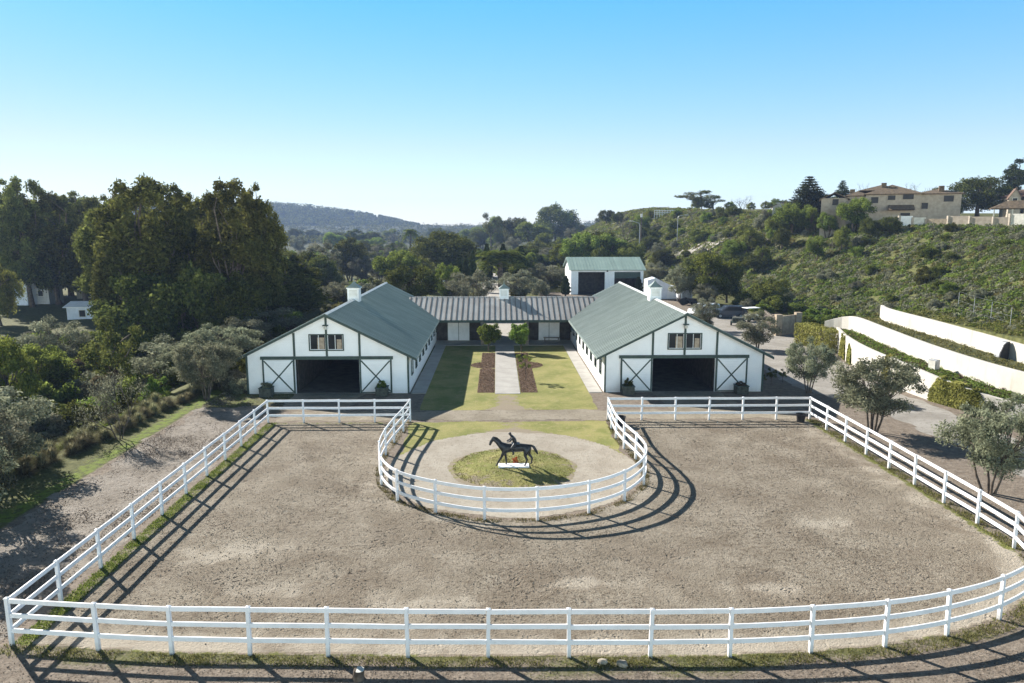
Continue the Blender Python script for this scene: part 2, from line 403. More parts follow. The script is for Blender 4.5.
def lawn_mat(name, dry):
    t = NT(name); p = t.pos(); n1 = t.noise(p, .45, 5, .6, .3); n2 = t.noise(p, 2.2, 5, .65); n3 = t.noise(p, 14, 4, .7)
    c = t.mix(t.ramp(n1, .3, .7), (.17,.185,.055), (.30,.275,.11))
    c = t.mix(t.math('MULTIPLY', t.ramp(n2, .5, .68), .7), c, (.33,.275,.14))
    c = t.mix(t.math('MULTIPLY', t.ramp(n3, .45, .65), .5), c, (.11,.115,.035))
    e = t.math('ADD', t.attr('bare'), t.math('MULTIPLY', t.math('SUBTRACT', n2, .5), 1.2))
    c = t.mix(t.ramp(e, dry, dry+.22), c, (.25,.21,.155))
    return t.finish(c, .95, t.bump(t.math('ADD', n3, t.math('MULTIPLY', n2, .7)), .7, .05), spec=.1)
M['lawn'] = lawn_mat('lawn_grass', .5)
M['mound'] = lawn_mat('mound_grass', .33)
def dirt_mat(name, c1, c2, c3, b=.06):
    t = NT(name); p = t.pos(); n1 = t.noise(p, .5, 5, .6, .4); n2 = t.noise(p, 3.5, 5, .7); n3 = t.noise(p, 14, 4, .7)
    c = t.mix(t.ramp(n1, .3, .7), c1, c2); c = t.mix(t.math('MULTIPLY', t.ramp(n2, .5, .66), .6), c, c3)
    c = t.mix(t.math('MULTIPLY', t.ramp(n3, .55, .68), .4), c, tuple(v*.5 for v in c3))
    return t.finish(c, .95, t.bump(t.math('ADD', n2, t.math('MULTIPLY', n3, .5)), .8, b), spec=.1)
M['ringsand'] = dirt_mat('ring_sand', (.30,.265,.215), (.37,.335,.28), (.23,.195,.15))
M['crossdirt'] = dirt_mat('cross_path_dirt', (.22,.19,.145), (.30,.265,.21), (.15,.125,.085))
M['leafpath'] = dirt_mat('leafy_path', (.23,.20,.165), (.33,.295,.255), (.095,.075,.058), .2)
M['mulch'] = dirt_mat('bark_mulch', (.12,.075,.05), (.18,.12,.085), (.06,.035,.022), .12)
M['drive'] = dirt_mat('gravel_drive', (.24,.222,.196), (.335,.315,.285), (.19,.168,.14), .04)
M['yard'] = dirt_mat('pale_yard', (.34,.32,.285), (.41,.385,.345), (.27,.245,.21), .03)
M['terrace'] = dirt_mat('terrace_soil', (.06,.075,.028), (.12,.12,.05), (.16,.115,.07), .1)
def concrete_mat():
    t = NT('walk_concrete'); p = t.pos(); n1 = t.noise(p, .8, 5, .6); n2 = t.noise(p, 12, 4, .7)
    s_ = t.n('ShaderNodeSeparateXYZ'); t.l(p, s_.inputs[0])
    j = t.math('FRACT', t.math('MULTIPLY', s_.outputs[1], 1/1.83))
    jl = t.math('MULTIPLY', t.ramp(t.math('ABSOLUTE', t.math('SUBTRACT', j, .5)), .485, .497), .6)
    c = t.mix(t.ramp(n1, .3, .7), (.30,.285,.26), (.38,.365,.335)); c = t.mix(t.math('MULTIPLY', t.ramp(n2, .5, .7), .35), c, (.22,.2,.175))
    c = t.mix(jl, c, (.12,.11,.1))
    return t.finish(c, .85, t.bump(n2, .3, .01))
M['walk'] = concrete_mat()

CC = (.82, 37.2)
circ = lambda r, wx=0: (lambda x, y: np.hypot(x-CC[0], y-CC[1])-r + wob(x, y, wx))
# sandy disc inside the round fence and the lawns round it
sheet('lawn', lambda x, y: np.maximum(rect(-5.6,7.2,38.6,46.4)(x, y)+wob(x,y,.15), -(circ(6.55)(x, y))), (-6.2,7.8,38,47), .2, .006, M['lawn'],
      dict(bare=lambda x, y: .55*S((1.2-np.abs(np.hypot(x-CC[0],y-CC[1])-6.6))/1.2)+.6*np.exp(-((x-1.0)/1.6)**2)*S((y-41)/2)))
sheet('sand_ring', lambda x, y: np.maximum(circ(6.7, .12)(x, y), -999+0*x), (-6.5,8.2,30,44.6), .2, .010, M['ringsand'])
mound = sheet('grass_mound', circ(3.45, .14), (-3.2,4.9,33,41.2), .15, .014, M['mound'],
      dict(bare=lambda x, y: .22+.3*S((np.hypot(x-CC[0], y-CC[1])-2.4)/1.2)+.2*np.exp(-((x+.5)/1.5)**2-((y-35)/1)**2)), zf=lambda x, y: .22*S((3.45-np.hypot(x-CC[0], y-CC[1]))/2.6))
sheet('cross_path', lambda x, y: rect(-14.5,20.3,46.75,49.3)(x, y)+wob(x, y, .25), (-15,21,46.2,50), .2, .010, M['crossdirt'])
sheet('courtyard_lawn', lambda x, y: rect(-5.5,7.1,49.4,77.2)(x, y)+wob(x, y, .05)*(y < 54), (-6,8,49,78), .2, .006, M['lawn'],
      dict(bare=lambda x, y: .75*np.exp(-((x-.75)/1.5)**2)*S((54.6-y)/1)+.35*S((51-y)/1.5)))
def kerb_box(name, x0, x1, y0, y1, z1, mat):
    o = MB().box(x0, x1, y0, y1, -.05, z1).build(name, mat); return tag(o, kind='structure')
kerb_box('courtyard_path', -.17, 1.78, 54.3, 77.0, .035, M['walk'])
kerb_box('walkway', -6.62, -5.5, 54.6, 76.9, .04, M['walk'])
kerb_box('walkway.001', 7.12, 8.13, 54.6, 76.9, .04, M['walk'])
bedL = lambda x, y: np.minimum(np.minimum(rect(-1.55,-.2,54.75,64.2)(x, y), np.maximum(np.hypot(x+.9,y-65.9)-1.55, x+.2)), rect(-1.5,-.2,67.2,72.4)(x, y))
bedR = lambda x, y: np.minimum(np.minimum(rect(1.81,3.15,54.75,64.2)(x, y), np.maximum(np.hypot(x-2.6,y-65.9)-1.65, 1.81-x)), rect(1.81,3.1,67.2,72.4)(x, y))
sheet('mulch_bed', bedL, (-3,0,54,73), .15, .014, M['mulch'])
sheet('mulch_bed.001', bedR, (1.7,5,54,73), .15, .014, M['mulch'])
sheet('path', lambda x, y: np.maximum(rect(-21.0,-15.5,17,50.5)(x, y)+wob(x, y, .5, 1.6), -999), (-22,-15,16,57), .25, .005, M['leafpath'])
DRIVE = [(27.3,30),(31.6,30),(31.4,48),(31.2,55),(32.4,65),(34.6,75),(36,84),(36,100),(33,118),(28,133),(12,134.5),(12,90),(23.2,88),(24.0,56),(26.6,48)]
dsd = poly_sdf(DRIVE)
sheet('driveway', lambda x, y: dsd(x, y)+wob(x, y, .2), (11,37,29,136), .5, .008, M['drive'])
sheet('yard', lambda x, y: rect(-7,9.5,86.3,97.5)(x, y)+wob(x, y, .1), (-8,10,86,98), .5, .009, M['yard'])
def apron(name, x0, x1): sheet(name, lambda x, y: rect(x0, x1, 49.4, 55.2)(x, y)+wob(x, y, .2), (x0-1, x1+1, 49, 56), .25, .012, M['crossdirt'])
apron('apron', -15.6, -10.4); apron('apron.001', 12.1, 17.3)
#@@PART2
# ------------------------------------------------------------------ fences
FH = 1.53
def post_mesh():
    m = MB().box(-.056,.056,-.056,.056,-.1,FH)
    return m
_pm = None
def fence_run(name, pts, label, group=None, heights=(1.47,.98,.49), skip_first=False, skip_last=False, gate=None):
    global _pm
    p0 = pts[0]; root = empty(name, (p0[0], p0[1], 0), 0, label, 'fence', group)
    o3 = Vector((p0[0], p0[1], 0))
    for i, p in enumerate(pts):
        if (i == 0 and skip_first) or (i == len(pts)-1 and skip_last): continue
        if _pm is None:
            _pm = MB().box(-.056,.056,-.056,.056,-.1,FH).build('post', M['vinyl'], root, bevel=.008)
            _cap = MB().add([(-.066,-.066,FH),(.066,-.066,FH),(.066,.066,FH),(-.066,.066,FH),(-.066,-.066,FH+.025),(.066,-.066,FH+.025),(.066,.066,FH+.025),(-.066,.066,FH+.025),(0,0,FH+.055)],
                [(3,2,1,0),(0,1,5,4),(1,2,6,5),(2,3,7,6),(3,0,4,7),(4,5,8),(5,6,8),(6,7,8),(7,4,8)]).build('post_cap', M['vinyl'], _pm)
            c = _pm
        else: c = copy_tree(_pm, root)
        a = pts[max(i-1,0)]; b = pts[min(i+1,len(pts)-1)]
        c.location = (p[0]-p0[0], p[1]-p0[1], 0); c.rotation_euler = (R(rnd.uniform(-1.1,1.1)), R(rnd.uniform(-1.1,1.1)), math.atan2(b[1]-a[1], b[0]-a[0]))
    def cr(p0, p1, p2, p3, t):
        return tuple(.5*((2*p1[k]) + (p2[k]-p0[k])*t + (2*p0[k]-5*p1[k]+4*p2[k]-p3[k])*t*t + (3*p1[k]-p0[k]-3*p2[k]+p3[k])*t**3) for k in (0,1))
    n_ = len(pts)
    for i in range(n_-1):
        a, b = pts[i], pts[i+1]; q0 = pts[i-1] if i else tuple(2*a[k]-b[k] for k in (0,1)); q3 = pts[i+2] if i+2 < n_ else tuple(2*b[k]-a[k] for k in (0,1))
        segs = 5 if max(math.hypot(*(cr(q0,a,b,q3,.5)[k]-(a[k]+b[k])/2 for k in (0,1))), 0) > .015 else 1
        for h in heights:
            za, zb = h+rnd.uniform(-.014,.014), h+rnd.uniform(-.014,.014)
            P = [Vector((*cr(q0,a,b,q3,j/segs), za+(zb-za)*j/segs))-o3 for j in range(segs+1)] if segs > 1 else [Vector((*a, za))-o3, Vector((*b, zb))-o3]
            vs = []; fs = []
            for j, p in enumerate(P):
                d = (P[min(j+1,segs)]-P[max(j-1,0)]).normalized(); r = Vector((d.y, -d.x, 0)).normalized()
                if j == 0: p = p+d*.05
                if j == segs: p = p-d*.05
                for u, v in ((-1,-1),(1,-1),(1,1),(-1,1)): vs.append(p+r*(.021*u)+Vector((0,0,.0725*v)))
            for j in range(segs):
                for k in range(4): fs.append((j*4+k, j*4+(k+1)%4, (j+1)*4+(k+1)%4, (j+1)*4+k))
            fs += [(0,1,2,3), (segs*4+3,segs*4+2,segs*4+1,segs*4)]
            MB().add(vs, fs).build('rail', M['vinyl'], root)
    return root
fence_run('rail_fence', OUT, 'white three-rail fence across the front of the sand arena, bending round its near corner')
fence_run('rail_fence', RIGHT, 'white three-rail fence between the sand arena and the gravel drive with olive trees', skip_first=True)
fence_run('rail_fence', list(reversed(LEFT)), 'white three-rail fence along the leafy dirt path, casting long shadows into the arena', skip_last=True)
fence_run('rail_fence', BACKL, 'short white fence in front of the barn beside the trees and shady creek bank', skip_first=True)
fence_run('rail_fence', BACKR, 'short white fence in front of the barn beside the parked cars and drive', skip_first=True, skip_last=True)
fence_run('rail_fence', ROUND, 'round white fence curving about the horse statue and its sandy ring', skip_first=True)

# ------------------------------------------------------------------ barns
BW = 6.2; BL = 29.9; SL = .498; RZ = 6.2
def zr(x): return RZ - .14 - SL*abs(x)
def make_barn(xc, label):
    root = empty('horse_barn', (xc, 54.75, 0), 0, label, 'barn')
    T = .14
    w = MB()
    ox0, ox1, oh = -2.46, 2.4, 2.7     # door opening
    # gable front, with opening and window hole
    def gpoly(xa, xb, z0):
        P = [(xa, z0), (xb, z0), (xb, zr(xb))]
        if xa < 0 < xb: P.append((0, zr(0)))
        P.append((xa, zr(xa))); return P
    wx0, wx1, wz0, wz1 = -1.28, 1.22, 3.42, 4.56
    w.prism(gpoly(-BW, ox0, 0), 'y', 0, T); w.prism(gpoly(ox1, BW, 0), 'y', 0, T)
    w.box(ox0, ox1, 0, T, oh, wz0); w.box(ox0, wx0, 0, T, wz0, wz1); w.box(wx1, ox1, 0, T, wz0, wz1)
    w.prism(gpoly(ox0, ox1, wz1), 'y', 0, T)
    # back gable
    w.prism(gpoly(-BW, BW, 0), 'y', BL-T, BL)
    # sides with stall openings
    ys = [2.0+2.9*i for i in range(9)]
    for s in (-1, 1):
        xa, xb = sorted((s*BW, s*(BW-T))); zt = zr(BW)-.01
        y = T
        for yc in ys:
            w.box(xa, xb, y, yc-.55, 0, zt); w.box(xa, xb, yc-.55, yc+.55, 0, 1.15); w.box(xa, xb, yc-.55, yc+.55, 2.25, zt); y = yc+.55
        w.box(xa, xb, y, BL-T, 0, zt)
    w.build('wall', M['siding'], root)
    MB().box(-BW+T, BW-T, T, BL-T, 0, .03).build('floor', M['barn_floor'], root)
    # interior stall fronts
    for s in (-1, 1):
        m = MB(); x = s*2.45
        m.box(x-.05, x+.05, .6, BL-.6, .03, 2.6)
        for yc in np.arange(3.6, BL-1, 3.6):
            xa, xb = sorted((x+s*.06, s*(BW-T-.01))); m.box(xa, xb, yc-.05, yc+.05, .03, 2.5)
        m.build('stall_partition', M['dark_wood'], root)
    m = MB()
    for yc in np.arange(3.6, BL-1, 3.6): m.box(-BW+.2, BW-.2, yc-.06, yc+.06, 2.62, 2.8)
    m.box(-2.4, 2.4, 24, 24.1, .03, 2.6)
    m.build('ceiling_beam', M['dark_wood'], root)
    # roof: two slabs with ribs
    ov = .63; ex = BW+ov; y0, y1 = -.35, BL+.35
    r = MB(); th = .11
    for s in (-1, 1):
        r.prism([(0, RZ), (s*ex, RZ-SL*ex), (s*ex, RZ-SL*ex-th), (0, RZ-th)], 'y', y0, y1)
        y = y0+.2
        while y < y1-.1:
            r.bar((s*.12, y, RZ-SL*.12+.012), (s*(ex-.01), y, RZ-SL*(ex-.01)+.014), .06, .06, (0,0,1)); y += .46
    roof = r.build('roof', M['roof_green'], root)
    m = MB()
    for s in (-1, 1): m.prism([(0, RZ+.07), (s*.2, RZ+.07-.2*SL), (s*.2, RZ+.035-.2*SL), (0, RZ+.035)], 'y', y0-.01, y1+.01)
    m.build('ridge_cap', M['ridge'], roof)
    # barge boards (front gable)
    for s in (-1, 1):
        m = MB(); m.prism([(0, RZ-.005), (s*ex, RZ-.005-SL*ex), (s*ex, RZ-.2-SL*ex), (0, RZ-.2)], 'y', y0-.045, y0-.002)
        m.build('barge_board', M['green_trim'], roof)
        m = MB(); m.box(*sorted((s*(ex-.02), s*(ex+.03))), y0, y1, RZ-SL*ex-.16, RZ-SL*ex-.0); m.build('eave_gutter', M['roof_green'], roof)
    # trim
    def trim(name, x0, x1, z0, z1, y=-.05): return MB().box(x0, x1, y, -.002, z0, z1).build(name, M['green_trim'], root)
    trim('header_beam', -5.08, 5.0, 2.68, 2.92, -.12)
    trim('corner_board', -BW-.01, -BW+.13, 0, zr(BW)); trim('corner_board', BW-.13, BW+.01, 0, zr(BW))
    trim('gable_post', -2.57, -2.41, 2.93, zr(2.57)-.05); trim('gable_post', 2.4, 2.56, 2.93, zr(2.56)-.05)
    trim('gable_post', -.1, .06, 2.93, wz0-.09); trim('gable_post', -.1, .06, wz1+.09, zr(.1)-.05)
    # loft window
    wf = MB()
    wf.box(wx0-.08, wx1+.08, -.06, .1, wz1, wz1+.08); wf.box(wx0-.08, wx1+.08, -.06, .1, wz0-.08, wz0)
    wf.box(wx0-.08, wx0, -.06, .1, wz0, wz1); wf.box(wx1, wx1+.08, -.06, .1, wz0, wz1); wf.box(-.1, .06, -.06, .1, wz0, wz1)
    wf = wf.build('loft_window', M['green_trim'], root)
    MB().box(wx0, -.1, .06, .075, wz0, wz1).box(.06, wx1, .06, .075, wz0, wz1).build('pane', M['glass'], wf)
    for xs_ in ((wx0+.02, -.63, -.12), (.08, .63, wx1-.02)):
        m = MB()
        for x in xs_: m.box(x-.02, x+.02, .02, .058, wz0, wz1)
        m.box(xs_[0]+.02, xs_[2]-.02, .022, .056, wz0, wz0+.04); m.build('sash', M['white_paint'], wf)
    MB().box(wx0+.55, -.2, .045, .055, wz0+.03, wz1-.2).box(.75, wx1-.1, .045, .055, wz0+.05, wz1-.35).build('blind', M['tan_blind'], wf)
    # sliding doors
    for x0, x1 in ((-4.95, -2.5), (2.44, 4.9)):
        d = MB().box(x0+.1, x1-.1, -.10, -.05, .1, 2.62).build('sliding_door', M['siding'], root)
        m = MB(); m.box(x0, x0+.12, -.125, -.05, .05, 2.67); m.box(x1-.12, x1, -.125, -.05, .05, 2.67)
        m.box(x0+.12, x1-.12, -.125, -.05, .05, .14); m.build('door_frame', M['green_trim'], d)
        m = MB(); m.bar((x0+.14, -.112, .18), (x1-.14, -.112, 2.58), .022, .1, (0,0,1)); m.bar((x0+.14, -.116, 2.58), (x1-.14, -.116, .18), .024, .1, (0,0,1))
        m.build('cross_brace', M['green_trim'], d)
    # lamp under the gable peak
    lp = MB().box(-.22, .18, -.32, -.05, 5.28, 5.36).build('gable_lamp', M['green_trim'], root)
    MB().lathe([(.11,5.02),(.13,5.18),(.05,5.27)], 10, (-.02,-.2)).build('lamp_shade', M['ivory'], lp)
    # stall windows on both long sides
    for s in (-1, 1):
        for yc in ys:
            xa = s*BW
            def bx(m, d0, d1, ya, yb, za, zb): a, b = sorted((xa+s*d0, xa+s*d1)); m.box(a, b, ya, yb, za, zb)
            m = MB(); bx(m, -.1, .05, yc-.62, yc-.55, 1.08, 2.32); bx(m, -.1, .05, yc+.55, yc+.62, 1.08, 2.32); bx(m, -.1, .05, yc-.55, yc+.55, 2.25, 2.32); bx(m, -.1, .07, yc-.55, yc+.55, 1.08, 1.15)
            f = m.build('stall_window', M['green_trim'], root)
            m = MB()
            for k in range(7): bx(m, -.09, -.07, yc-.5+k*.165-.012, yc-.5+k*.165+.012, 1.15, 2.25)
            m.build('window_bars', M['black'], f)
    return root
def make_cupola(root, y):
    c = MB().box(-.52,.52,y-.52,y+.52,RZ-.35,RZ+.95)
    c = c.build('cupola', M['white_paint'], root)
    MB().box(-.6,.6,y-.6,y+.6,RZ+.95,RZ+1.03).build('cornice', M['white_paint'], c)
    m = MB(); m.lathe([(.9,RZ+1.03),(.62,RZ+1.17),(.3,RZ+1.36),(.05,RZ+1.58),(.03,RZ+1.9)], 4, (0,0))
    cr = m.build('cupola_roof', M['roof_green'], c); cr.rotation_euler.z = R(45); cr.location = (0, y, 0)
    m = MB()
    for k in range(5): m.box(-.36,.36,y-.535,y-.522,RZ+.28+k*.12,RZ+.34+k*.12)
    m.build('louvre', M['ivory'], c)
    return c
def solveY(px, X, z):
    a, b = 54, 86
    f = lambda Y: at(px, Y, z)-X
    for _ in range(50):
        m = (a+b)/2
        if f(a)*f(m) <= 0: b = m
        else: a = m
    return (a+b)/2
XL, XR = -12.975, 14.485
barnL = make_barn(XL, 'white gabled horse barn with green metal roof, nearest the creek bank and tall dark trees')
barnR = copy_tree(barnL); barnR.location.x = XR
barnR['label'] = 'white gabled horse barn with green metal roof, beside the gravel drive and parked cars'
make_cupola(barnL, solveY(354.4, XL, RZ)-54.75); make_cupola(barnR, solveY(654.4, XR, RZ)-54.75)

# connecting stable wing
wing = empty('stable_wing', (.755, 76.6, 0), 0, 'low connecting stable wing with pale ribbed metal roof and open breezeway between the two barns', 'stable')
hx = 7.53
for x0, x1, xs_ in ((-hx+.01, -2.3, -2.45), (2.45, hx-.01, 2.45)):
    # stable rooms behind the porch
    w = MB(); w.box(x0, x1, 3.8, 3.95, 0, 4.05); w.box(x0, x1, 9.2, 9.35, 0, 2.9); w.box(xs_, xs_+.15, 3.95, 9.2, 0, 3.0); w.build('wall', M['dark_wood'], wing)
MB().box(-hx+.01, hx-.01, .35, 9.6, .0, .045).build('porch_floor', M['walk'], wing)
for x0, x1 in ((-6.25, -3.85), (3.92, 6.25)):
    d = MB().box(x0, x1, 3.72, 3.79, .05, 2.55).build('double_door', M['white_paint'], wing)
    xm = (x0+x1)/2; MB().box(xm-.025, xm+.025, 3.7, 3.718, .05, 2.55).box(x0-.06,x0-.002,3.7,3.79,.05,2.6).box(x1+.002,x1+.06,3.7,3.79,.05,2.6).build('door_frame', M['green_trim'], d)
for x in (-2.3, 2.45):
    MB().box(x-.2, x+.2, .3, .7, .045, 2.75).build('porch_post', M['grey_wood'], wing)
MB().box(-hx+.02, hx-.02, .32, .52, 2.5, 2.76).build('porch_beam', M['green_trim'], wing)
sl2 = (4.83-2.8)/4.9
r = MB(); r.prism([(0,2.8),(4.9,4.83),(9.8,2.8),(9.8,2.72),(4.9,4.75),(0,2.72)], 'x', -10.6, 10.7)
rf = r.build('roof', M['roof_grey'], wing)
m = MB(); x = -10.4
while x < 10.5:
    m.bar((x, .0, 2.83), (x, 4.85, 4.83-.05*sl2+.03), .05, .06); m.bar((x, 4.95, 4.83+.01), (x, 9.8, 2.83), .05, .06); x += .585
m.build('roof_seam', M['seam'], rf)
MB().prism([(4.7,4.86-.2*sl2),(4.9,4.88),(5.1,4.86-.2*sl2),(5.1,4.84-.2*sl2),(4.9,4.85),(4.7,4.84-.2*sl2)], 'x', -10.0, 10.1).build('ridge_cap', M['roof_grey'], rf)
MB().box(-hx, hx, -.04, -.003, 2.66, 2.82).build('fascia', M['green_trim'], rf)
RZs = RZ; RZ = 4.75; make_cupola(wing, 4.9).location.x = at(504, 81.5, 4.8)-.755; RZ = RZs
b = empty('bench', (6.05, 79.2, .045), 0, 'low wooden bench standing in front of the double door of the stable porch', 'bench')
MB().box(-.9,.9,-.2,.2,.42,.48).build('seat', M['grey_wood'], b)
for x in (-.75, .75): MB().box(x-.05, x+.05, -.18, .18, 0, .42).build('leg', M['grey_wood'], b)
wall_white = MB().box(-8.5, 10.5, 97.6, 97.85, 0, 2.2); wall_white.box(-8.6, 10.6, 97.55, 97.9, 2.2, 2.3)
tag(wall_white.build('yard_wall', M['white_stucco']), 'pale plastered wall closing the bright yard behind the breezeway', 'wall')

# planters and their plants are added with the plants below

# ------------------------------------------------------------------ garage
gx0, gx1, gy0 = 13.8, 27.3, 134.6
gar = empty('garage', ((gx0+gx1)/2, gy0, 0), 0, 'white two-bay garage with pale green roof and tall open dark doors behind the barns', 'garage')
hw = (gx1-gx0)/2; w = MB(); T = .2; zt = 4.75
def gxp(px): return at(px, gy0)-(gx0+gx1)/2
d1a, d1b, d2a, d2b = gxp(578), gxp(604.5), gxp(614), gxp(640)
w.box(-hw, d1a, 0, T, 0, zt); w.box(d1b, d2a, 0, T, 0, zt); w.box(d2b, hw, 0, T, 0, zt); w.box(d1a, d1b, 0, T, 4.2, zt); w.box(d2a, d2b, 0, T, 4.2, zt)
w.prism([(T,0),(12,0),(12,zt),(6,6.55),(T,zt)], 'x', -hw, -hw+T); w.prism([(T,0),(12,0),(12,zt),(6,6.55),(T,zt)], 'x', hw-T, hw); w.box(-hw+T, hw-T, 11.8, 12, 0, zt)
w.build('wall', M['white_paint'], gar)
r = MB(); r.prism([(-.6,4.62),(6,6.72),(12.6,4.62),(12.6,4.5),(6,6.6),(-.6,4.5)], 'x', -hw-.4, hw+.4)
x = -hw
while x < hw: r.bar((x,-.58,4.65),(x,5.95,6.72),.06,.05); x += .6
r.build('roof', M['roof_green_far'], gar)
MB().box(d2a, d2b, .25, .3, 3.0, 4.2).build('roller_door', M['green_trim'], gar)
MB().box(-hw+T, hw-T, T, 11.8, 0, .04).build('floor', M['dark_wood'], gar)  # floor given a dark material to stand for shade in the bays
MB().box(-hw+T+.01, hw-T-.01, 5.0, 5.1, .045, zt).build('shade_backing', M['dark_wood'], gar); MB().box(-hw+T+.01, hw-T-.01, T+.02, 5.0, zt-.06, zt-.01).build('shade_ceiling', M['dark_wood'], gar)  # dark backing and lid added so the open bays look unlit
MB().box(-.15,.15,-.2,-.01,4.25,4.5).build('lamp', M['black'], gar)

# white tarpaulin shelter, trailers and cars in the yard behind the barn
def arc(px, Y): return (at(px, Y), Y)
X0 = at(662, 126); t = empty('tarp_shelter', (X0, 126, 0), 0, 'white tarpaulin shelter with sloping sheet roof beside the garage', 'shelter')
MB().prism([(-2.6,0),(-2.6,3.3),(-1.2,3.7),(1.1,2.6),(1.6,2.3),(2.9,2.1),(3.2,0)], 'y', 0, 3.2).build('cover', M['tarp'], t)
MB().box(-2.2,-.6,-.05,-.005,0,2.4).box(.9,2.6,-.05,-.005,.1,1.9).build('side_flap', M['car_white'], t)
def make_car(name, x, y, rz, mat, label):
    root = empty(name, (x, y, .012), rz, label, 'car')
    L = 4.6
    P = [(-2.3,.35),(-2.3,.95),(-2.2,1.05),(-1.95,1.62),(-1.7,1.7),(.3,1.72),(.6,1.66),(1.2,1.1),(2.1,.95),(2.28,.8),(2.3,.35)]
    MB().prism([(a, b) for a, b in P], 'y', -.88, .88).build('body', mat, root, bevel=.06)
    m = MB()
    for s in (-1, 1):
        ya, yb = sorted((s*.882, s*.892)); m.prism([(-1.9,1.08),(-1.75,1.55),(.3,1.58),(.95,1.1)], 'y', ya, yb)
    m.build('side_window', M['glass'], root)
    m = MB(); m.bar((-2.215,0,1.1),(-2.0,0,1.56),1.5,.03,(1,0,.3)); m.build('rear_window', M['glass'], root)
    m = MB(); m.bar((.68,0,1.62),(1.16,0,1.16),1.5,.03,(1,0,1)); m.build('windscreen', M['glass'], root)
    for a in (-1.4, 1.4):
        for s in (-1, 1):
            m = MB(); n = 16
            w_ = m.tube([(a, s*.72, .34), (a, s*.93, .34)], .34, n).build('wheel', M['rubber'], root)
            MB().tube([(a, s*.925, .34), (a, s*.94, .34)], .2, 12).build('rim', M['metal'], w_)
    for s in (-1, 1):
        MB().box(2.27,2.315,s*.62-.16,s*.62+.16,.68,.82).build('headlight', M['ivory'], root)
        MB().box(-2.315,-2.28,s*.74-.1,s*.74+.1,.85,1.05).build('tail_light', M['orange'], root)
    return root
make_car('parked_car', at(704,103), 103, R(200), M['car_white'], 'white hatchback car parked at the edge of the yard behind the barn')
make_car('parked_car', at(729,100), 100, R(175), M['car_dark'], 'dark blue car parked beside the white hatchback')
# golf cart with a flat white top
gc = empty('golf_cart', (at(751,96), 96, .012), R(20), 'small utility cart with a flat white canopy near the gate', 'cart')
MB().prism([(-1.1,.3),(-1.1,.8),(-.2,.85),(-.1,.5),(.7,.5),(.8,.95),(1.15,.85),(1.2,.3)], 'y', -.55, .55).build('body', M['green_trim'], gc, bevel=.04)
MB().box(-1.15,.95,-.62,.62,1.82,1.9).build('canopy', M['white_paint'], gc, bevel=.03)
m = MB()
for a in (-1.0,.85):
    for s in (-.5,.5): m.bar((a, s, .8), (a-.03, s, 1.82), .04, .04)
m.build('canopy_post', M['black'], gc)
for a in (-.75, .85):
    for s in (-.5,.5): MB().tube([(a, s-.08, .24), (a, s+.08, .24)], .24, 12).build('wheel', M['rubber'], gc)
MB().box(-.75,-.1,-.5,.5,.8,.92).build('seat', M['ivory'], gc)
tr = empty('flat_trailer', (at(738,92), 92, .012), R(70), 'low green flatbed trailer loaded with covered bales by the drive', 'trailer')
MB().box(-1.6,1.6,-.8,.8,.5,.62).build('bed', M['green_trim'], tr); MB().box(-1.4,.2,-.7,.7,.62,1.15).box(.3,1.4,-.6,.6,.62,1.0).build('load', M['planter'], tr, bevel=.08)
MB().bar((1.6,0,.5),(2.6,0,.4),.08,.08).build('drawbar', M['black'], tr)
for s in (-.85,.85): MB().tube([(0,s-.1,.32),(0,s+.1,.32)],.32,12).build('wheel', M['rubber'], tr)
tb = empty('tractor', (at(688,116), 116, .012), R(-30), 'small dark tractor standing in the yard beside the tarpaulin shelter', 'tractor')
MB().box(-.2,1.3,-.35,.35,.6,1.15).box(-1.0,-.2,-.5,.5,.5,.9).build('body', M['black'], tb, bevel=.04)
MB().bar((-.7,-.45,.9),(-.7,-.45,2.0),.06,.06).bar((-.7,.45,.9),(-.7,.45,2.0),.06,.06).bar((-.7,-.48,2.0),(-.7,.48,2.0),.06,.06).build('roll_bar', M['black'], tb)
for a, r_ in ((-.6,.6),(1.0,.38)):
    for s in (-1,1): MB().tube([(a, s*.5, r_), (a, s*.78, r_)], r_, 14).build('wheel', M['rubber'], tb)
hb = empty('horse_trailer', (at(683,122), 122, .012), R(90), 'small white box trailer parked at the shelter, its doors facing the yard', 'trailer')
MB().box(-2.2,2.2,-1,1,.5,2.6).build('body', M['car_white'], hb, bevel=.1); MB().box(-2.22,-2.205,-.8,.8,.8,2.3).build('rear_door', M['metal'], hb)
for s in (-1,1): MB().tube([(-.3,s*.9,.36),(-.3,s*1.1,.36)],.36,14).build('wheel', M['rubber'], hb)

# gate and its pillars
gt = empty('gate', (at(767,90), 89, 0), 0, 'tan block gateway with a grey slatted gate at the foot of the brushy hill', 'gate')
gX = at(767, 90)
for px, Y, nm in ((777.5, 83.5, 'gate_pillar'), (797, 85.5, 'gate_pillar')):
    MB().box(at(px,Y)-gX-.35, at(px,Y)-gX+.35, Y-89-.35, Y-89+.35, 0, 2.5).build(nm, M['concrete_block'], gt)
MB().bar((at(777.5,83.5)-gX+.36, -5.3, 1.15), (at(797,85.5)-gX-.36, -3.6, 1.15), .2, 2.2).build('side_wall', M['concrete_block'], gt)
m = MB(); a = Vector((at(777.5,83.5)-gX-.36, -5.3, 0)); b_ = Vector((at(764,90.5)-gX, 1.5, 0))
for k in range(17):
    p = a.lerp(b_, k/16); m.bar(p+Vector((0,0,.15)), p+Vector((0,0,2.2)), .1, .1)
m.bar(a+Vector((0,0,.3)), b_+Vector((0,0,.3)), .06, .1); m.bar(a+Vector((0,0,2.0)), b_+Vector((0,0,2.0)), .06, .1)
m.build('gate_panel', M['grey_wood'], gt)

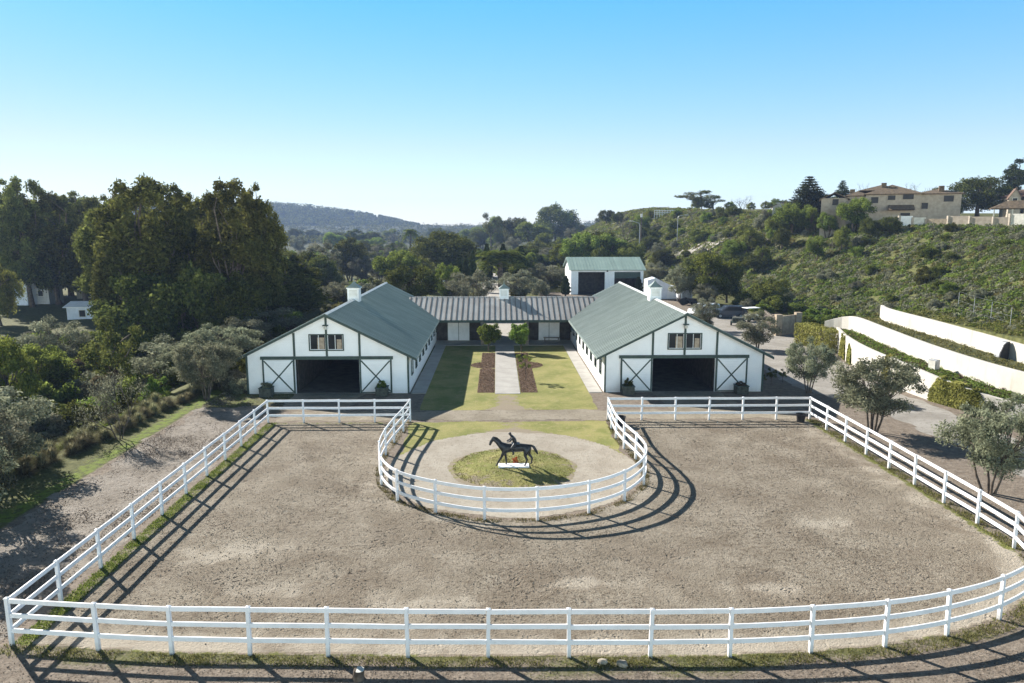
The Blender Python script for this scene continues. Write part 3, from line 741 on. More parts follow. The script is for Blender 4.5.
# ------------------------------------------------------------------ terraced retaining walls
def wall_strip(name, pts, th, label):
    """pts: (x, y, zbottom, ztop)"""
    P = []
    for a, b in zip(pts[:-1], pts[1:]):
        n = max(1, int(math.hypot(b[0]-a[0], b[1]-a[1])/1.0))
        for i in range(n): t = i/n; P.append(tuple(a[k]+(b[k]-a[k])*t for k in range(4)))
    P.append(pts[-1])
    # smooth the plan
    for _ in range(6):
        Q = [P[0]]
        for i in range(1, len(P)-1): Q.append(tuple((P[i-1][k]+2*P[i][k]+P[i+1][k])/4 for k in range(4)))
        Q.append(P[-1]); P = Q
    vs = []; fs = []
    for i, p in enumerate(P):
        a = P[max(i-1,0)]; b = P[min(i+1,len(P)-1)]; d = Vector((b[0]-a[0], b[1]-a[1], 0)).normalized(); nrm = Vector((d.y, -d.x, 0))*th/2
        for s, z in ((1,p[2]),(1,p[3]-.02),(.8,p[3]),(-.8,p[3]),(-1,p[3]-.02),(-1,p[2])): vs.append((p[0]+nrm.x*s, p[1]+nrm.y*s, z))
    for i in range(len(P)-1):
        for k in range(6): fs.append((i*6+k, i*6+(k+1)%6, (i+1)*6+(k+1)%6, (i+1)*6+k))
    fs.append(tuple(range(6))); fs.append(tuple((len(P)-1)*6+k for k in range(5,-1,-1)))
    o = MB().add(vs, fs).build(name, M['white_stucco']); return tag(o, label, 'wall'), P
W1 = [(39,40,-.2,.6),(35,45,-.2,1.1),(33.2,47.2,-.2,1.35),(32.1,50.2,-.2,1.85),(31.9,54,-.2,2.15),(32.1,60,-.2,2.25),(32.9,65.3,-.2,2.3),(34.1,70,-.2,2.35),(35.3,73.5,-.2,2.4)]
W2 = [(38.5,40,.3,2.7),(35.9,46,.3,2.95),(35.3,50,.3,3.05),(35.2,56,.5,3.2),(35.5,62,.6,3.4),(36.0,68,.6,3.6),(36.4,72,.6,3.72),(36.6,74,.6,3.75),(35.9,75.2,.4,3.4),(34.9,75.6,.0,2.75)]
W3 = [(41.25,40,1.5,3.2),(41.25,50,1.6,3.4),(41.25,58,1.8,3.7),(41.25,66,2,3.95),(41.25,74,2,4.1),(41.7,77,2,4.1),(43.0,79.5,2,4.0)]
_, P1 = wall_strip('retaining_wall', W1, .3, 'lowest cream retaining wall beside the drive, partly covered by creeper')
_, P2 = wall_strip('retaining_wall', W2, .3, 'long middle cream retaining wall between the two planted terraces')
_, P3 = wall_strip('retaining_wall', W3, .34, 'uppermost cream retaining wall under the brushy hillside')
def bed(name, A, B, za, zb):
    """ground between two polylines"""
    n = 60
    def res(P):
        P = np.array(P); d = np.r_[0, np.cumsum(np.hypot(*np.diff(P[:, :2], axis=0).T))]; t = np.linspace(0, d[-1], n)
        return np.stack([np.interp(t, d, P[:, k]) for k in range(P.shape[1])], 1)
    A = res(A); B = res(B); m = 14
    V = []; 
    for i in range(n):
        for j in range(m):
            f = j/(m-1); x = A[i,0]*(1-f)+B[i,0]*f; y = A[i,1]*(1-f)+B[i,1]*f
            z = (A[i,3]-.25)*(1-f) + (zb(B[i]))*f
            V.append((x, y, z + .05*math.sin(x*5+y*3)*math.sin(y*2.2)))
    V = np.array(V); i = np.arange((n-1)*(m-1)); r = i//(m-1); c = i%(m-1); a = r*m+c
    o = link(name, np_mesh(name, V, np.stack([a, a+1, a+m+1, a+m], 1), M['terrace'], None, True)); tag(o, kind='structure'); return V
bed1 = bed('terrace', P1, [p for p in P2 if p[1] < 74], 0, lambda p: p[3]-1.55)
bed2 = bed('terrace.001', [p for p in P2 if p[1] < 74.5], P3, 0, lambda p: p[3]-1.45)
# small things on the terraces
sg = empty('small_sign', (at(902.5,79), 79, Hs(at(902.5,79), 79)), 0, 'small white sign on a thin post behind the uppermost retaining wall', 'sign')
MB().box(-.03,.03,-.03,.03,-.4,.9).build('sign_post', M['metal'], sg); MB().box(-.3,.3,-.045,-.032,.5,1.1).build('sign_panel', M['white_paint'], sg)
mb = empty('meter_box', (33.9, 54.5, 1.75), R(-70), 'grey utility box on the planted terrace against the middle wall', 'utility box')
MB().box(-.35,.35,-.2,.2,-.2,.8).build('cabinet', M['metal'], mb, bevel=.02); MB().box(-.28,.28,-.225,-.205,.0,.7).build('cabinet_door', M['ivory'], mb)
dp = empty('wall_buttress', (40.75, 56.6, 2.1), 0, 'dark grey curved buttress at the near end of the uppermost wall', 'buttress')
pr = [(.2,1.5),(.0,1.45),(-.25,1.2),(-.42,.7),(-.52,.1),(-.6,-.6),(.2,-.6)]
MB().prism(pr, 'y', -.3, .3).build('core', M['metal'], dp); MB().prism([(x*1.06-.02, z+.03) for x, z in pr], 'y', -.42, -.303).build('side_panel', M['black'], dp)
# wire fence on the hill
wfp = [(45,62),(46,66),(47,70),(48,74),(49,78),(49.5,82),(50,86)]
wf = empty('wire_fence', (45,62,0), 0, 'thin wire fence on metal posts crossing the foot of the brushy hill', 'fence')
for i, (x, y) in enumerate(wfp):
    z = Hs(x, y); MB().tube([(x-45,y-62,z-.3),(x-45,y-62,z+1.8)], .025, 6).build('post', M['metal'], wf)
for h in (.4,1.0,1.9):
    m = MB()
    for a, b in zip(wfp[:-1], wfp[1:]): m.tube([(a[0]-45,a[1]-62,Hs(*a)+h),(b[0]-45,b[1]-62,Hs(*b)+h)], .006, 4)
    m.build('wire', M['metal'], wf)

# ------------------------------------------------------------------ small things in and round the arena
def bucket(name, x, y, z, r, h, label):
    o = empty(name, (x, y, z), 0, label, 'tub')
    MB().lathe([(r*.8,0),(r,h),(r*1.08,h),(r*1.08,h-.04),(r*.9,h-.03),(r*.75,.05)], 16).build('tub', M['black'], o); MB().lathe([(r*.86,h-.16),(r*.3,h-.15)], 16).build('contents', M['bark'], o)
bucket('feed_tub', 20.0, 45.9, .01, .3, .55, 'small black tub on the sand at the arena corner by the drive')
bucket('feed_tub', 7.95, 45.3, .01, .35, .6, 'black tub tucked beside the round fence near the lawn')
st = empty('tree_stump', (at(358,18.9), 19.0, .0), 0, 'short pale sawn stump in the dirt in front of the near fence', 'stump')
MB().tube([(0,0,-.1),(0,0,.12),(.02,0,.3)], [.2,.16,.155], 14).build('stump', M['bark'], st); MB().lathe([(.15,.3),(.15,.308)], 14, (.02,0)).build('cut_top', M['ivory'], st)
for k, (x, y, s) in enumerate([(at(603,19.6),19.62,.14),(at(622,19.5),19.5,.17)]):
    a = np.array([[math.sin(i*1.7+k), math.cos(i*2.3), math.sin(i*.9+2*k)] for i in range(26)]); a /= np.linalg.norm(a, axis=1)[:,None]
    import bmesh
    bm = bmesh.new(); [bm.verts.new((p[0]*s*1.3, p[1]*s, p[2]*s*.6)) for p in a]; bmesh.ops.convex_hull(bm, input=bm.verts); me = bpy.data.meshes.new('rock'); bm.to_mesh(me); bm.free(); me.materials.append(M['tan_rock'])
    o = link('rock', me); o.location = (x, y, .04); tag(o, ['small pale rock in the weeds at the front fence, the rounder of two','flatter pale rock in the weeds at the front fence'][k], 'rock')

# ------------------------------------------------------------------ horse statue
hz = .22
st = empty('horse_statue', (.86, 36.75, hz), 0, 'dark metal statue of a walking horse with a jockey on a white plinth', 'statue'); st.scale = (.93,.93,.90)
MB().box(-.87,.87,-.32,.32,-.05,.09).build('plinth', M['white_paint'], st, bevel=.01)
def skin(name, verts, edges, rad, mat, parent, sub=2):
    me = bpy.data.meshes.new(name); me.from_pydata([tuple(v) for v in verts], edges, []); me.materials.append(mat)
    o = link(name, me, parent)
    sm = o.modifiers.new('skin', 'SKIN'); sm.use_smooth_shade = True
    lay = me.skin_vertices[0] if me.skin_vertices else None
    if lay is None:
        bpy.context.view_layer.objects.active = o; me.attributes.new; 
    for i, r in enumerate(rad):
        me.skin_vertices[0].data[i].radius = (r, r) if not hasattr(r, '__len__') else r
    me.skin_vertices[0].data[0].use_root = True
    s = o.modifiers.new('sub', 'SUBSURF'); s.levels = sub; s.render_levels = sub
    return o
hv = [( .15,0,1.13),   # 0 barrel middle (root)
 (-.25,0,1.13),        # 1 ribs
 (-.58,0,1.15),        # 2 chest
 (-.80,0,1.36),        # 3 neck base
 (-.98,0,1.58),        # 4 neck mid
 (-1.16,0,1.70),       # 5 poll
 (-1.28,0,1.52),       # 6 cheek
 (-1.36,0,1.28),       # 7 muzzle
 (.50,0,1.15),         # 8 loin
 (.80,0,1.17),         # 9 croup
 (.98,0,1.28),(1.14,0,1.18),(1.28,0,.92),(1.38,0,.72),   # 10..13 tail
 (-.56,-.14,.92),(-.70,-.15,.62),(-.86,-.15,.36),(-.97,-.15,.14),(-1.03,-.15,.10),  # 14..18 near fore, reaching
 (-.52,.14,.92),(-.46,.15,.60),(-.42,.15,.34),(-.40,.15,.14),(-.47,.15,.10),        # 19..23 far fore
 (.74,-.15,.92),(.62,-.16,.70),(.76,-.16,.46),(.66,-.16,.15),(.58,-.16,.10),        # 24..28 near hind
 (.86,.15,.92),(.86,.16,.70),(1.06,.16,.46),(1.02,.16,.15),(.94,.16,.10),           # 29..33 far hind
 (-1.17,-.05,1.83),(-1.17,.05,1.83)]   # ears
he = [(0,1),(1,2),(2,3),(3,4),(4,5),(5,6),(6,7),(0,8),(8,9),(9,10),(10,11),(11,12),(12,13),(2,14),(14,15),(15,16),(16,17),(17,18),(2,19),(19,20),(20,21),(21,22),(22,23),
 (9,24),(24,25),(25,26),(26,27),(27,28),(9,29),(29,30),(30,31),(31,32),(32,33),(5,34),(5,35)]
hr = [.27,.26,.24,.17,.13,.09,.10,.06,.25,.25,.06,.09,.09,.03,.13,.07,.06,.042,.05,.13,.07,.055,.042,.05,.16,.10,.06,.042,.05,.16,.10,.06,.042,.05,.025,.025]
skin('horse', hv, he, hr, M['bronze'], st)
m = MB(); m.prism([(-.80,1.50),(-.98,1.70),(-1.14,1.78),(-1.12,1.82),(-.94,1.78),(-.74,1.60),(-.62,1.42)], 'y', -.025, .025); m.build('mane', M['bronze'], st, bevel=.01)
rv = [(.14,0,1.46),(.06,0,1.62),(-.10,0,1.80),(-.17,0,1.90),(-.22,0,2.0),(-.25,0,2.07),
 (-.06,-.16,1.79),(-.22,-.2,1.58),(-.40,-.08,1.52),(-.06,.16,1.79),(-.22,.2,1.58),(-.40,.08,1.52),
 (.02,-.24,1.36),(-.16,-.30,1.16),(.02,-.30,.86),(-.1,-.3,.82),(.02,.24,1.36),(-.16,.30,1.16),(.02,.30,.86),(-.1,.3,.82)]
re_ = [(0,1),(1,2),(2,3),(3,4),(4,5),(2,6),(6,7),(7,8),(2,9),(9,10),(10,11),(0,12),(12,13),(13,14),(14,15),(0,16),(16,17),(17,18),(18,19)]
rr = [.14,.13,.14,.055,.1,.08,.07,.05,.04,.07,.05,.04,.1,.075,.05,.045,.1,.075,.05,.045]
skin('jockey', rv, re_, rr, M['bronze'], st)
MB().box(-.12,.34,-.24,.24,1.36,1.42).build('saddle', M['bronze'], st, bevel=.02)
# ------------------------------------------------------------------ far houses, lamps, railings
def hip_roof(m, x0, x1, y0, y1, z0, z1, ov=.5, thick=.15):
    x0 -= ov; x1 += ov; y0 -= ov; y1 += ov; d = min(x1-x0, y1-y0)/2
    if x1-x0 >= y1-y0: r = [(x0+d, (y0+y1)/2, z1), (x1-d, (y0+y1)/2, z1)]
    else: r = [((x0+x1)/2, y0+d, z1), ((x0+x1)/2, y1-d, z1)]
    vs = [(x0,y0,z0),(x1,y0,z0),(x1,y1,z0),(x0,y1,z0)] + r
    if x1-x0 >= y1-y0: fs = [(0,1,5,4),(1,2,5),(2,3,4,5),(3,0,4),(3,2,1,0)]
    else: fs = [(0,1,4),(1,2,5,4),(2,3,5),(3,0,4,5),(3,2,1,0)]
    m.add(vs, fs); m.box(x0+.05, x1-.05, y0+.05, y1-.05, z0-thick, z0-.003)
def gable_y(m, x0, x1, y0, y1, z0, z1, ov=.4, th=.18):
    xm = (x0+x1)/2; k = (z1-z0)/((x1-x0)/2)
    m.prism([(x0-ov, z0-ov*k), (xm, z1), (x1+ov, z0-ov*k), (x1+ov, z0-ov*k-th), (xm, z1-th), (x0-ov, z0-ov*k-th)], 'y', y0-ov, y1+ov)
def window(parent, x0, x1, y, z0, z1, frame='ivory'):
    m = MB(); t = .09
    m.box(x0-t,x1+t,y-.06,y-.003,z1,z1+t).box(x0-t,x1+t,y-.06,y-.003,z0-t,z0).box(x0-t,x0,y-.06,y-.003,z0,z1).box(x1,x1+t,y-.06,y-.003,z0,z1)
    f = m.build('window', M[frame], parent); MB().box(x0,x1,y-.03,y-.004,z0,z1).build('pane', M['glass'], f); return f
Yh = 142
HX0 = at(885, Yh, 16)
def hxp(px): return HX0+(at(px, Yh, 16)-HX0)*.93
def hzp(py): return zat(880, Yh, py)
ap = empty('apartment_house', (hxp(885), Yh, 12.8), -R(24), 'large beige apartment house with brown hipped tile roofs on top of the hill', 'house')
ox = hxp(885)
w = MB()
blocks = [(866, 918, 0, 14, 194, 183.5), (915, 956, 2, 13, 194, 188.5), (822, 848, -3, 8, 198, 192), (848, 868, 1, 11, 195.5, 190)]
for a, b, y0, y1, pe, pr in blocks: w.box(hxp(a)-ox, hxp(b)-ox-.02, y0, y1, -5, hzp(pe)-12.8)
w.build('wall', M['beige_stucco'], ap)
r = MB()
for i, (a, b, y0, y1, pe, pr) in enumerate(blocks):
    if i == 2: gable_y(r, hxp(a)-ox, hxp(b)-ox, y0, y1, hzp(pe)-12.78, hzp(pr)-12.8)
    else: hip_roof(r, hxp(a)-ox, hxp(b)-ox, y0, y1, hzp(pe)-12.78+.02*i, hzp(pr)-12.8)
hip_roof(r, hxp(862)-ox, hxp(905)-ox, 5, 16, hzp(189)-12.8, hzp(182.5)-12.8)
r.build('roof', M['tile_brown'], ap)
for px, py in ((883.5,184),(892.5,188),(938,188),(853,190)):
    MB().box(hxp(px)-ox-.45, hxp(px)-ox+.45, 3, 4, hzp(py+6)-12.8, hzp(py-2)-12.8).build('chimney', M['tile_brown'], ap)
for a, b, t_, e in ((901,911,194.5,199.5),(900,909,213,219)): window(ap, hxp(a)-ox, hxp(b)-ox, 0, hzp(e)-12.8, hzp(t_)-12.8, 'beige_stucco')
window(ap, hxp(940)-ox, hxp(949)-ox, 2, hzp(202)-12.8, hzp(196)-12.8, 'beige_stucco'); window(ap, hxp(920)-ox, hxp(926)-ox, 2, hzp(209)-12.8, hzp(203)-12.8, 'beige_stucco'); window(ap, hxp(871)-ox, hxp(878)-ox, 0, hzp(203)-12.8, hzp(197)-12.8, 'beige_stucco'); window(ap, hxp(887)-ox, hxp(894)-ox, 0, hzp(200)-12.8, hzp(195.5)-12.8, 'beige_stucco')
window(ap, hxp(833)-ox, hxp(839)-ox, -3, hzp(205)-12.8, hzp(199)-12.8, 'beige_stucco'); window(ap, hxp(853)-ox, hxp(859)-ox, 1, hzp(204)-12.8, hzp(199)-12.8, 'beige_stucco')
m = MB(); m.prism([(-2.2,hzp(210)-12.8),(0,hzp(205)-12.8),(0,hzp(210)-12.9)], 'x', hxp(888)-ox, hxp(912)-ox); m.build('porch_roof', M['tile_brown'], ap)
hs = empty('hill_house', (at(777,172), 172, Hs(at(777,172),172)), -R(18), 'small cream gabled house with red tile roof on the hilltop behind the dark conifer', 'house')
MB().prism([(-1.9,-1),(1.9,-1),(1.9,2.6),(0,3.6),(-1.9,2.6)], 'y', 0, 6).box(1.95,5,1.5,6,-1,2.4).build('wall', M['white_stucco'], hs)
r = MB(); gable_y(r, -1.9, 1.9, 0, 6, 2.72, 3.74, .3, .1); hip_roof(r, 2.3, 5, 1.5, 6, 2.45, 3.4, .3); r.build('roof', M['tile_red'], hs)
window(hs, -.45, .45, 0, .7, 2.1); window(hs, 3, 4, 1.5, .7, 1.9); MB().box(4.2,4.9,3,3.7,2.8,4.2).build('chimney', M['beige_stucco'], hs)
th_ = empty('town_house', (at(1016,150), 150, 12.8), -R(28), 'row house with twin gables and brown roof at the edge of the hilltop', 'house')
tx = at(1016,150)
w = MB()
for px in (1007.5, 1020.5, 1034):
    xm = at(px,150)-tx; zt_ = zat(1010,150,197)-12.8; zp = zat(1010,150,188.5)-12.8
    w.prism([(xm-1.05,-2),(xm+1.05,-2),(xm+1.05,zt_),(xm,zp),(xm-1.05,zt_)], 'y', 0, 3)
w.box(at(1001,150)-tx, at(1045,150)-tx, 3, 10, -2, zat(1010,150,197)-12.8)
w.build('wall', M['beige_stucco'], th_)
r = MB()
for px in (1007.5, 1020.5, 1034): xm = at(px,150)-tx; gable_y(r, xm-1.05, xm+1.05, 0, 3, zat(1010,150,197)-12.7, zat(1010,150,188.5)-12.68, .25, .1)
hip_roof(r, at(1001,150)-tx, at(1045,150)-tx, 3.3, 10, zat(1010,150,196)-12.8, zat(1010,150,188)-12.8)
r.build('roof', M['tile_red'], th_)
for px in (1007.5, 1020.5): xm = at(px,150)-tx; window(th_, xm-.4, xm+.4, 0, zat(1010,150,205)-12.8, zat(1010,150,198)-12.8)
cb = empty('carport', (at(1012,128), 128, 12.6), -R(30), 'long low brown tiled carport behind the pale boundary wall', 'carport')
m = MB(); hip_roof(m, at(988,128)-at(1012,128), at(1045,128)-at(1012,128), 0, 5, zat(1010,128,208)-12.6, zat(1010,128,200)-12.6, .2); m.build('roof', M['tile_brown'], cb)
m = MB()
for px in (990,1005,1020,1040): m.box(at(px,128)-at(1012,128)-.1, at(px,128)-at(1012,128)+.1, .2, .4, -1, zat(1010,128,208)-12.75)
m.build('carport_post', M['ivory'], cb)
# boundary wall in panels along the crest
bwp = [(at(893,132),132),(at(906,131),131),(at(919,130),130),(at(941,127),127),(at(962,124),124),(at(985,121),121),(at(1001,119),119),(at(1040,114),114)]
bw_ = empty('boundary_wall', (bwp[0][0], bwp[0][1], 0), 0, 'pale block boundary wall with white panels running along the hill crest', 'wall')
o3 = Vector((bwp[0][0], bwp[0][1], 0))
for i, (a, b) in enumerate(zip(bwp[:-1], bwp[1:])):
    h = [1.9,1.2,1.0,1.5,1.4,1.3,1.9][i]; za = min(Hs(*a), Hs(*b))
    m = MB(); m.bar(Vector((a[0],a[1],za+h/2-.3))-o3, Vector((b[0],b[1],za+h/2-.3))-o3, .25, h+1.2); m.build('wall_panel', [M['white_paint'],M['ivory'],M['concrete_block'],M['beige_stucco'],M['beige_stucco'],M['beige_stucco'],M['ivory']][i], bw_)
    m = MB(); m.box(a[0]-o3.x-.22, a[0]-o3.x+.22, a[1]-o3.y-.22, a[1]-o3.y+.22, za-.8, za+h+.35); m.build('pier', M['beige_stucco'], bw_)
# railing on the mesa edge and road
rl = empty('guard_railing', (at(669,262), 262, 16), 0, 'long grey metal guard railing along the edge of the far mesa', 'railing')
xa, xb = at(653,262)-at(669,262), at(684,262)-at(669,262)
m = MB()
for h in (.1, .7, 1.4): m.bar((xa,0,h+.6),(xb,0,h+.6),.12,.22)
m.build('rail', M['metal'], rl)
m = MB(); x = xa
while x <= xb+.01: m.box(x-.08,x+.08,-.08,.08,-1.5,2.2); x += (xb-xa)/12
m.build('post', M['metal'], rl)
def lamp(name, px, Y, ytop, arm, label):
    X = at(px, Y); z = Hs(X, Y); h = zat(px, Y, ytop)-z
    o = empty(name, (X, Y, z), 0, label, 'street lamp')
    MB().tube([(0,0,-.5),(0,0,h*.9),(arm*.1,0,h*.96),(arm,0,h)], [.13,.1,.08,.06], 8).build('pole', M['metal'], o)
    MB().box(*sorted((arm*.9, arm*1.35)), -.18, .18, h-.06, h+.1).build('lamp_head', M['metal'], o)
lamp('street_lamp', 638.5, 190, 221, -2.0, 'tall curved street lamp beside the garage roof, nearer of the two')
lamp('street_lamp', 676, 205, 215, 2.2, 'slender street lamp beside the short pale road on the hillside')
up = empty('utility_pole', (at(640,205), 205, Hs(at(640,205),205)), 0, 'dark wooden utility pole standing just behind the curved street lamp', 'utility pole')
hh = zat(640,205,213)-Hs(at(640,205),205); MB().tube([(0,0,-.5),(0,0,hh)], [.22,.16], 8).build('pole', M['bark'], up); MB().box(-.25,.25,-.25,.25,hh-1.2,hh-.2).build('transformer', M['metal'], up)
# pale ramp road on the hill
def ribbon(name, pts, wdt, mat, lift=.12):
    vs = []; fs = []
    P = []
    for a, b in zip(pts[:-1], pts[1:]):
        for i in range(8): t = i/8; P.append((a[0]+(b[0]-a[0])*t, a[1]+(b[1]-a[1])*t))
    P.append(pts[-1])
    for i, p in enumerate(P):
        a = P[max(i-1,0)]; b = P[min(i+1,len(P)-1)]; d = Vector((b[0]-a[0], b[1]-a[1])).normalized(); n = Vector((-d.y, d.x))*wdt/2
        z = Hs(*p)+lift
        vs += [(p[0]+n.x, p[1]+n.y, Hs(p[0]+n.x,p[1]+n.y)+lift), (p[0], p[1], z), (p[0]-n.x, p[1]-n.y, Hs(p[0]-n.x,p[1]-n.y)+lift)]
    for i in range(len(P)-1): fs += [(i*3, i*3+1, i*3+4, i*3+3), (i*3+1, i*3+2, i*3+5, i*3+4)]
    o = MB().add(vs, fs).build(name, mat); return tag(o, kind='structure')
def ground_hit(px, py):
    for Y in np.arange(120, 300, .5):
        if zat(px, Y, py) <= Hs(at(px, Y, 6), Y): return (at(px, Y, 6), Y)
ribbon('road', [ground_hit(674,256), ground_hit(690,252), ground_hit(704,249), ground_hit(717,246)], 7, M['drive'], .35)
ribbon('lane', [(at(285,190),190),(at(320,170),172),(at(345,165),165),(at(400,168),168),(at(440,180),180)], 5, M['yard'], .08)
ribbon('lane.001', [(at(336,196),136),(at(300,150),150),(at(283,190),200)], 4, M['crossdirt'], .08)
ribbon('lane.002', [(at(490,128),100),(at(497,150),150),(at(494,190),190),(at(470,240),240)], 6, M['yard'], .1)
# creek-side mobile homes
def home(px0, px1, Y, ye, yr, label, ry=0, roofm='white_paint', wallm='ivory'):
    xm = at((px0+px1)/2, Y); z = Hs(xm, Y); o = empty('mobile_home', (xm, Y, z), ry, label, 'house')
    hw = (at(px1,Y)-at(px0,Y))/2; zt_ = zat(px0,Y,ye)-z; zp = zat(px0,Y,yr)-z
    MB().box(-hw,hw,0,5,-.4,zt_).build('wall', M[wallm], o)
    m = MB(); m.prism([(-.5,zt_+.02),(2.5,zp),(5.5,zt_+.02),(5.5,zt_-.1),(2.5,zp-.12),(-.5,zt_-.1)], 'x', -hw-.4, hw+.4); m.build('roof', M[roofm], o)
    n = max(1, int(hw/1.6))
    for i in range(n): x = -hw+(i+.5)*2*hw/n; window(o, x-.5, x+.5, 0, zt_-1.7, zt_-.6)
home(-6, 28, 150, 281.5, 277, 'pale blue-grey mobile home under the dark trees at the left edge', R(-8), 'metal', 'tarp')
home(66, 96, 128, 307, 302.5, 'mobile home with bright white roof half hidden in the creekside brush', R(4), 'white_paint', 'tarp')
home(76, 98, 165, 289, 286.5, 'more distant white-roofed mobile home behind the creekside brush', R(4), 'white_paint', 'ivory')
home(32, 48, 152, 288, 283, 'dark blue shed next to the pale mobile home', 0, 'metal', 'metal')
rvx = at(394, 235); rvz = Hs(rvx, 235); rv_ = empty('camper_van', (rvx, 235, rvz), R(5), 'pale camper parked among trees in the valley beyond the barn roof', 'camper')
MB().box(-3.4,3.4,0,2.4,.6,3.2).build('body', M['beige_stucco'], rv_, bevel=.2)
for s in (-2,2): MB().tube([(s,-.05,.45),(s,.2,.45)], .45, 12).build('wheel', M['rubber'], rv_)
window(rv_, -2.6, -1.2, 0, 1.9, 2.7); window(rv_, .4, 2.2, 0, 1.9, 2.7)
fence_run('paddock_fence', [(at(418+i*8,150), 150) for i in range(9)], 'small white paddock fence in the valley behind the connecting wing', heights=(1.4,.8))
fence_run('paddock_fence', [(at(628+i*7,150), 158) for i in range(3)], 'bit of white fence behind the garage side wall', heights=(1.4,.8))
for o in bpy.data.objects:
    if o.name.startswith('paddock_fence'): o.location.z = Hs(o.location.x, o.location.y)
# ------------------------------------------------------------------ vegetation
def unit(v): return v/np.maximum(np.linalg.norm(v, axis=-1, keepdims=True), 1e-9)
def leaf_quads(P, N, L, W, g, T=None):
    n = len(P)
    if T is None: T = unit(np.cross(N, unit(g.normal(size=(n,3)))))
    B = unit(np.cross(N, T)); l = (L*g.uniform(.6,1.3,n))[:,None]/2; w = (W*g.uniform(.6,1.3,n))[:,None]/2
    V = np.stack([P-T*l, P+B*w-T*l*.1, P+T*l, P-B*w-T*l*.1], 1).reshape(-1,3)
    return V, np.arange(4*n).reshape(n,4)
def clump_leaves(C, n, g, shell=.45, outw=.7, droop=0.0, flat=1.0):
    """C: (k,4+) clumps x,y,z,r(,rz)"""
    r = C[:,3]; p = r**2; p = p/p.sum(); k = g.choice(len(C), n, p=p)
    d = unit(g.normal(size=(n,3))); q = g.uniform(0,1,n)**shell
    # ragged clump surface
    lob = 1 + .28*np.sin(d[:,0]*5+k*1.3)*np.sin(d[:,1]*5+k*2.1)*np.sin(d[:,2]*4+k)
    rz = C[k,4] if C.shape[1] > 4 else r[k]
    off = d*np.stack([r[k], r[k], rz],1)*(q*lob)[:,None]
    P = C[k,:3]+off
    P[:,2] -= droop*np.abs(g.normal(size=n))*r[k]*(np.hypot(off[:,0],off[:,1])/r[k])
    N = unit(d*outw*.6 + g.normal(size=(n,3))*.6 + np.array([0,0,.2]))
    ct = g.uniform(0,1,len(C)); tint = np.clip(.55*ct[k]+.45*g.uniform(0,1,n)+.15*g.normal(size=n),0,1)
    return P, N, tint
def scatter_clumps(k, g, R_, zc, rz, rmin, rmax, lean=0, zmin=None, top=1.0):
    C = []
    tries = 0
    while len(C) < k and tries < 6000:
        tries += 1
        d = unit(g.normal(size=3)); q = g.uniform(.25,1)**.5
        x, y, z = d*q*np.array([R_,R_,rz]); z += zc
        if zmin is not None and z < zmin: continue
        r = g.uniform(rmin, rmax)*(1-.25*(z>zc+rz*.4))
        if any((x-c[0])**2+(y-c[1])**2+(z-c[2])**2 < (.55*(r+c[3]))**2 for c in C) and tries < 4000: continue
        C.append((x+lean*z, y, z, r, r*g.uniform(.7,1.0)))
    return np.array(C)
def limbs(C, base_pts, g, r0, mat, name, n=6, bend=.12, maxl=40):
    """trunk(s) from the ground and a limb to each clump centre"""
    m = MB()
    for bp, tp, rr in base_pts:
        a = np.array(bp); b = np.array(tp); k = 5; pts = []; 
        w = g.normal(size=3)*np.linalg.norm(b-a)*.05
        for i in range(k+1): t = i/k; pts.append(tuple(a*(1-t)+b*t+w*math.sin(t*3.1)))
        m.tube(pts, [rr*(1.25 if i == 0 else 1-.55*i/k) for i in range(k+1)], n+1)
    order = list(range(len(C)))[:maxl]
    for i in order:
        c = C[i,:3]
        bp, tp, rr = min(base_pts, key=lambda q: np.linalg.norm(np.array(q[1][:2])-c[:2]) + g.uniform(0,.4))
        a = np.array(bp); b = np.array(tp); t = g.uniform(.55,1); s = a*(1-t)+b*t
        if s[2] > c[2]: t = g.uniform(.4,.7); s = a*(1-t)+b*t
        mid = (s+c)/2 + g.normal(size=3)*np.linalg.norm(c-s)*bend; mid[2] += .08*np.linalg.norm(c-s)
        m.tube([tuple(s), tuple(mid), tuple(c)], [rr*.42, rr*.28, rr*.08], n-1)
    o = m.build(name, mat, None, smooth=True); return o
PROTO = {}
def crown_obj(P, N, tint, L, W, g, mat, name='crown', T=None):
    V, Q = leaf_quads(P, N, L, W, g, T)
    return link(name, np_mesh(name, V, Q, mat, dict(tint=tint), domain='FACE'))
def proto(key, Hh, Wd, crown, trunk=None):
    if crown:
        n_ = len(crown.data.vertices); co = np.empty(n_*3, np.float32); crown.data.vertices.foreach_get('co', co); co = co.reshape(-1,3)
        Hh = float(np.percentile(co[:,2], 99.7)); Wd = 2*float(np.percentile(np.hypot(co[:,0], co[:,1]), 96))
    PROTO[key] = (Hh, Wd, crown, trunk)
    for o in (crown, trunk):
        if o: o.hide_render = True; col.objects.unlink(o)
LM = {}
LM['euc'] = leaf_mat('eucalyptus_leaf', (0.055, 0.064, 0.02), (0.175, 0.185, 0.052), 0.42)
LM['oak'] = leaf_mat('oak_leaf', (0.046, 0.058, 0.016), (0.14, 0.15, 0.04), 0.42)
LM['pepper'] = leaf_mat('pepper_leaf', (0.09, 0.115, 0.026), (0.24, 0.26, 0.065), 0.5)
LM['olive'] = leaf_mat('olive_leaf', (0.13, 0.142, 0.085), (0.32, 0.325, 0.215), 0.42)
LM['sage'] = leaf_mat('sage_leaf', (0.115, 0.12, 0.075), (0.28, 0.28, 0.19), 0.4)
LM['green'] = leaf_mat('green_leaf', (0.075, 0.115, 0.022), (0.22, 0.265, 0.06), 0.55)
LM['bright'] = leaf_mat('bright_leaf', (.10,.15,.025), (.23,.28,.06), .45)
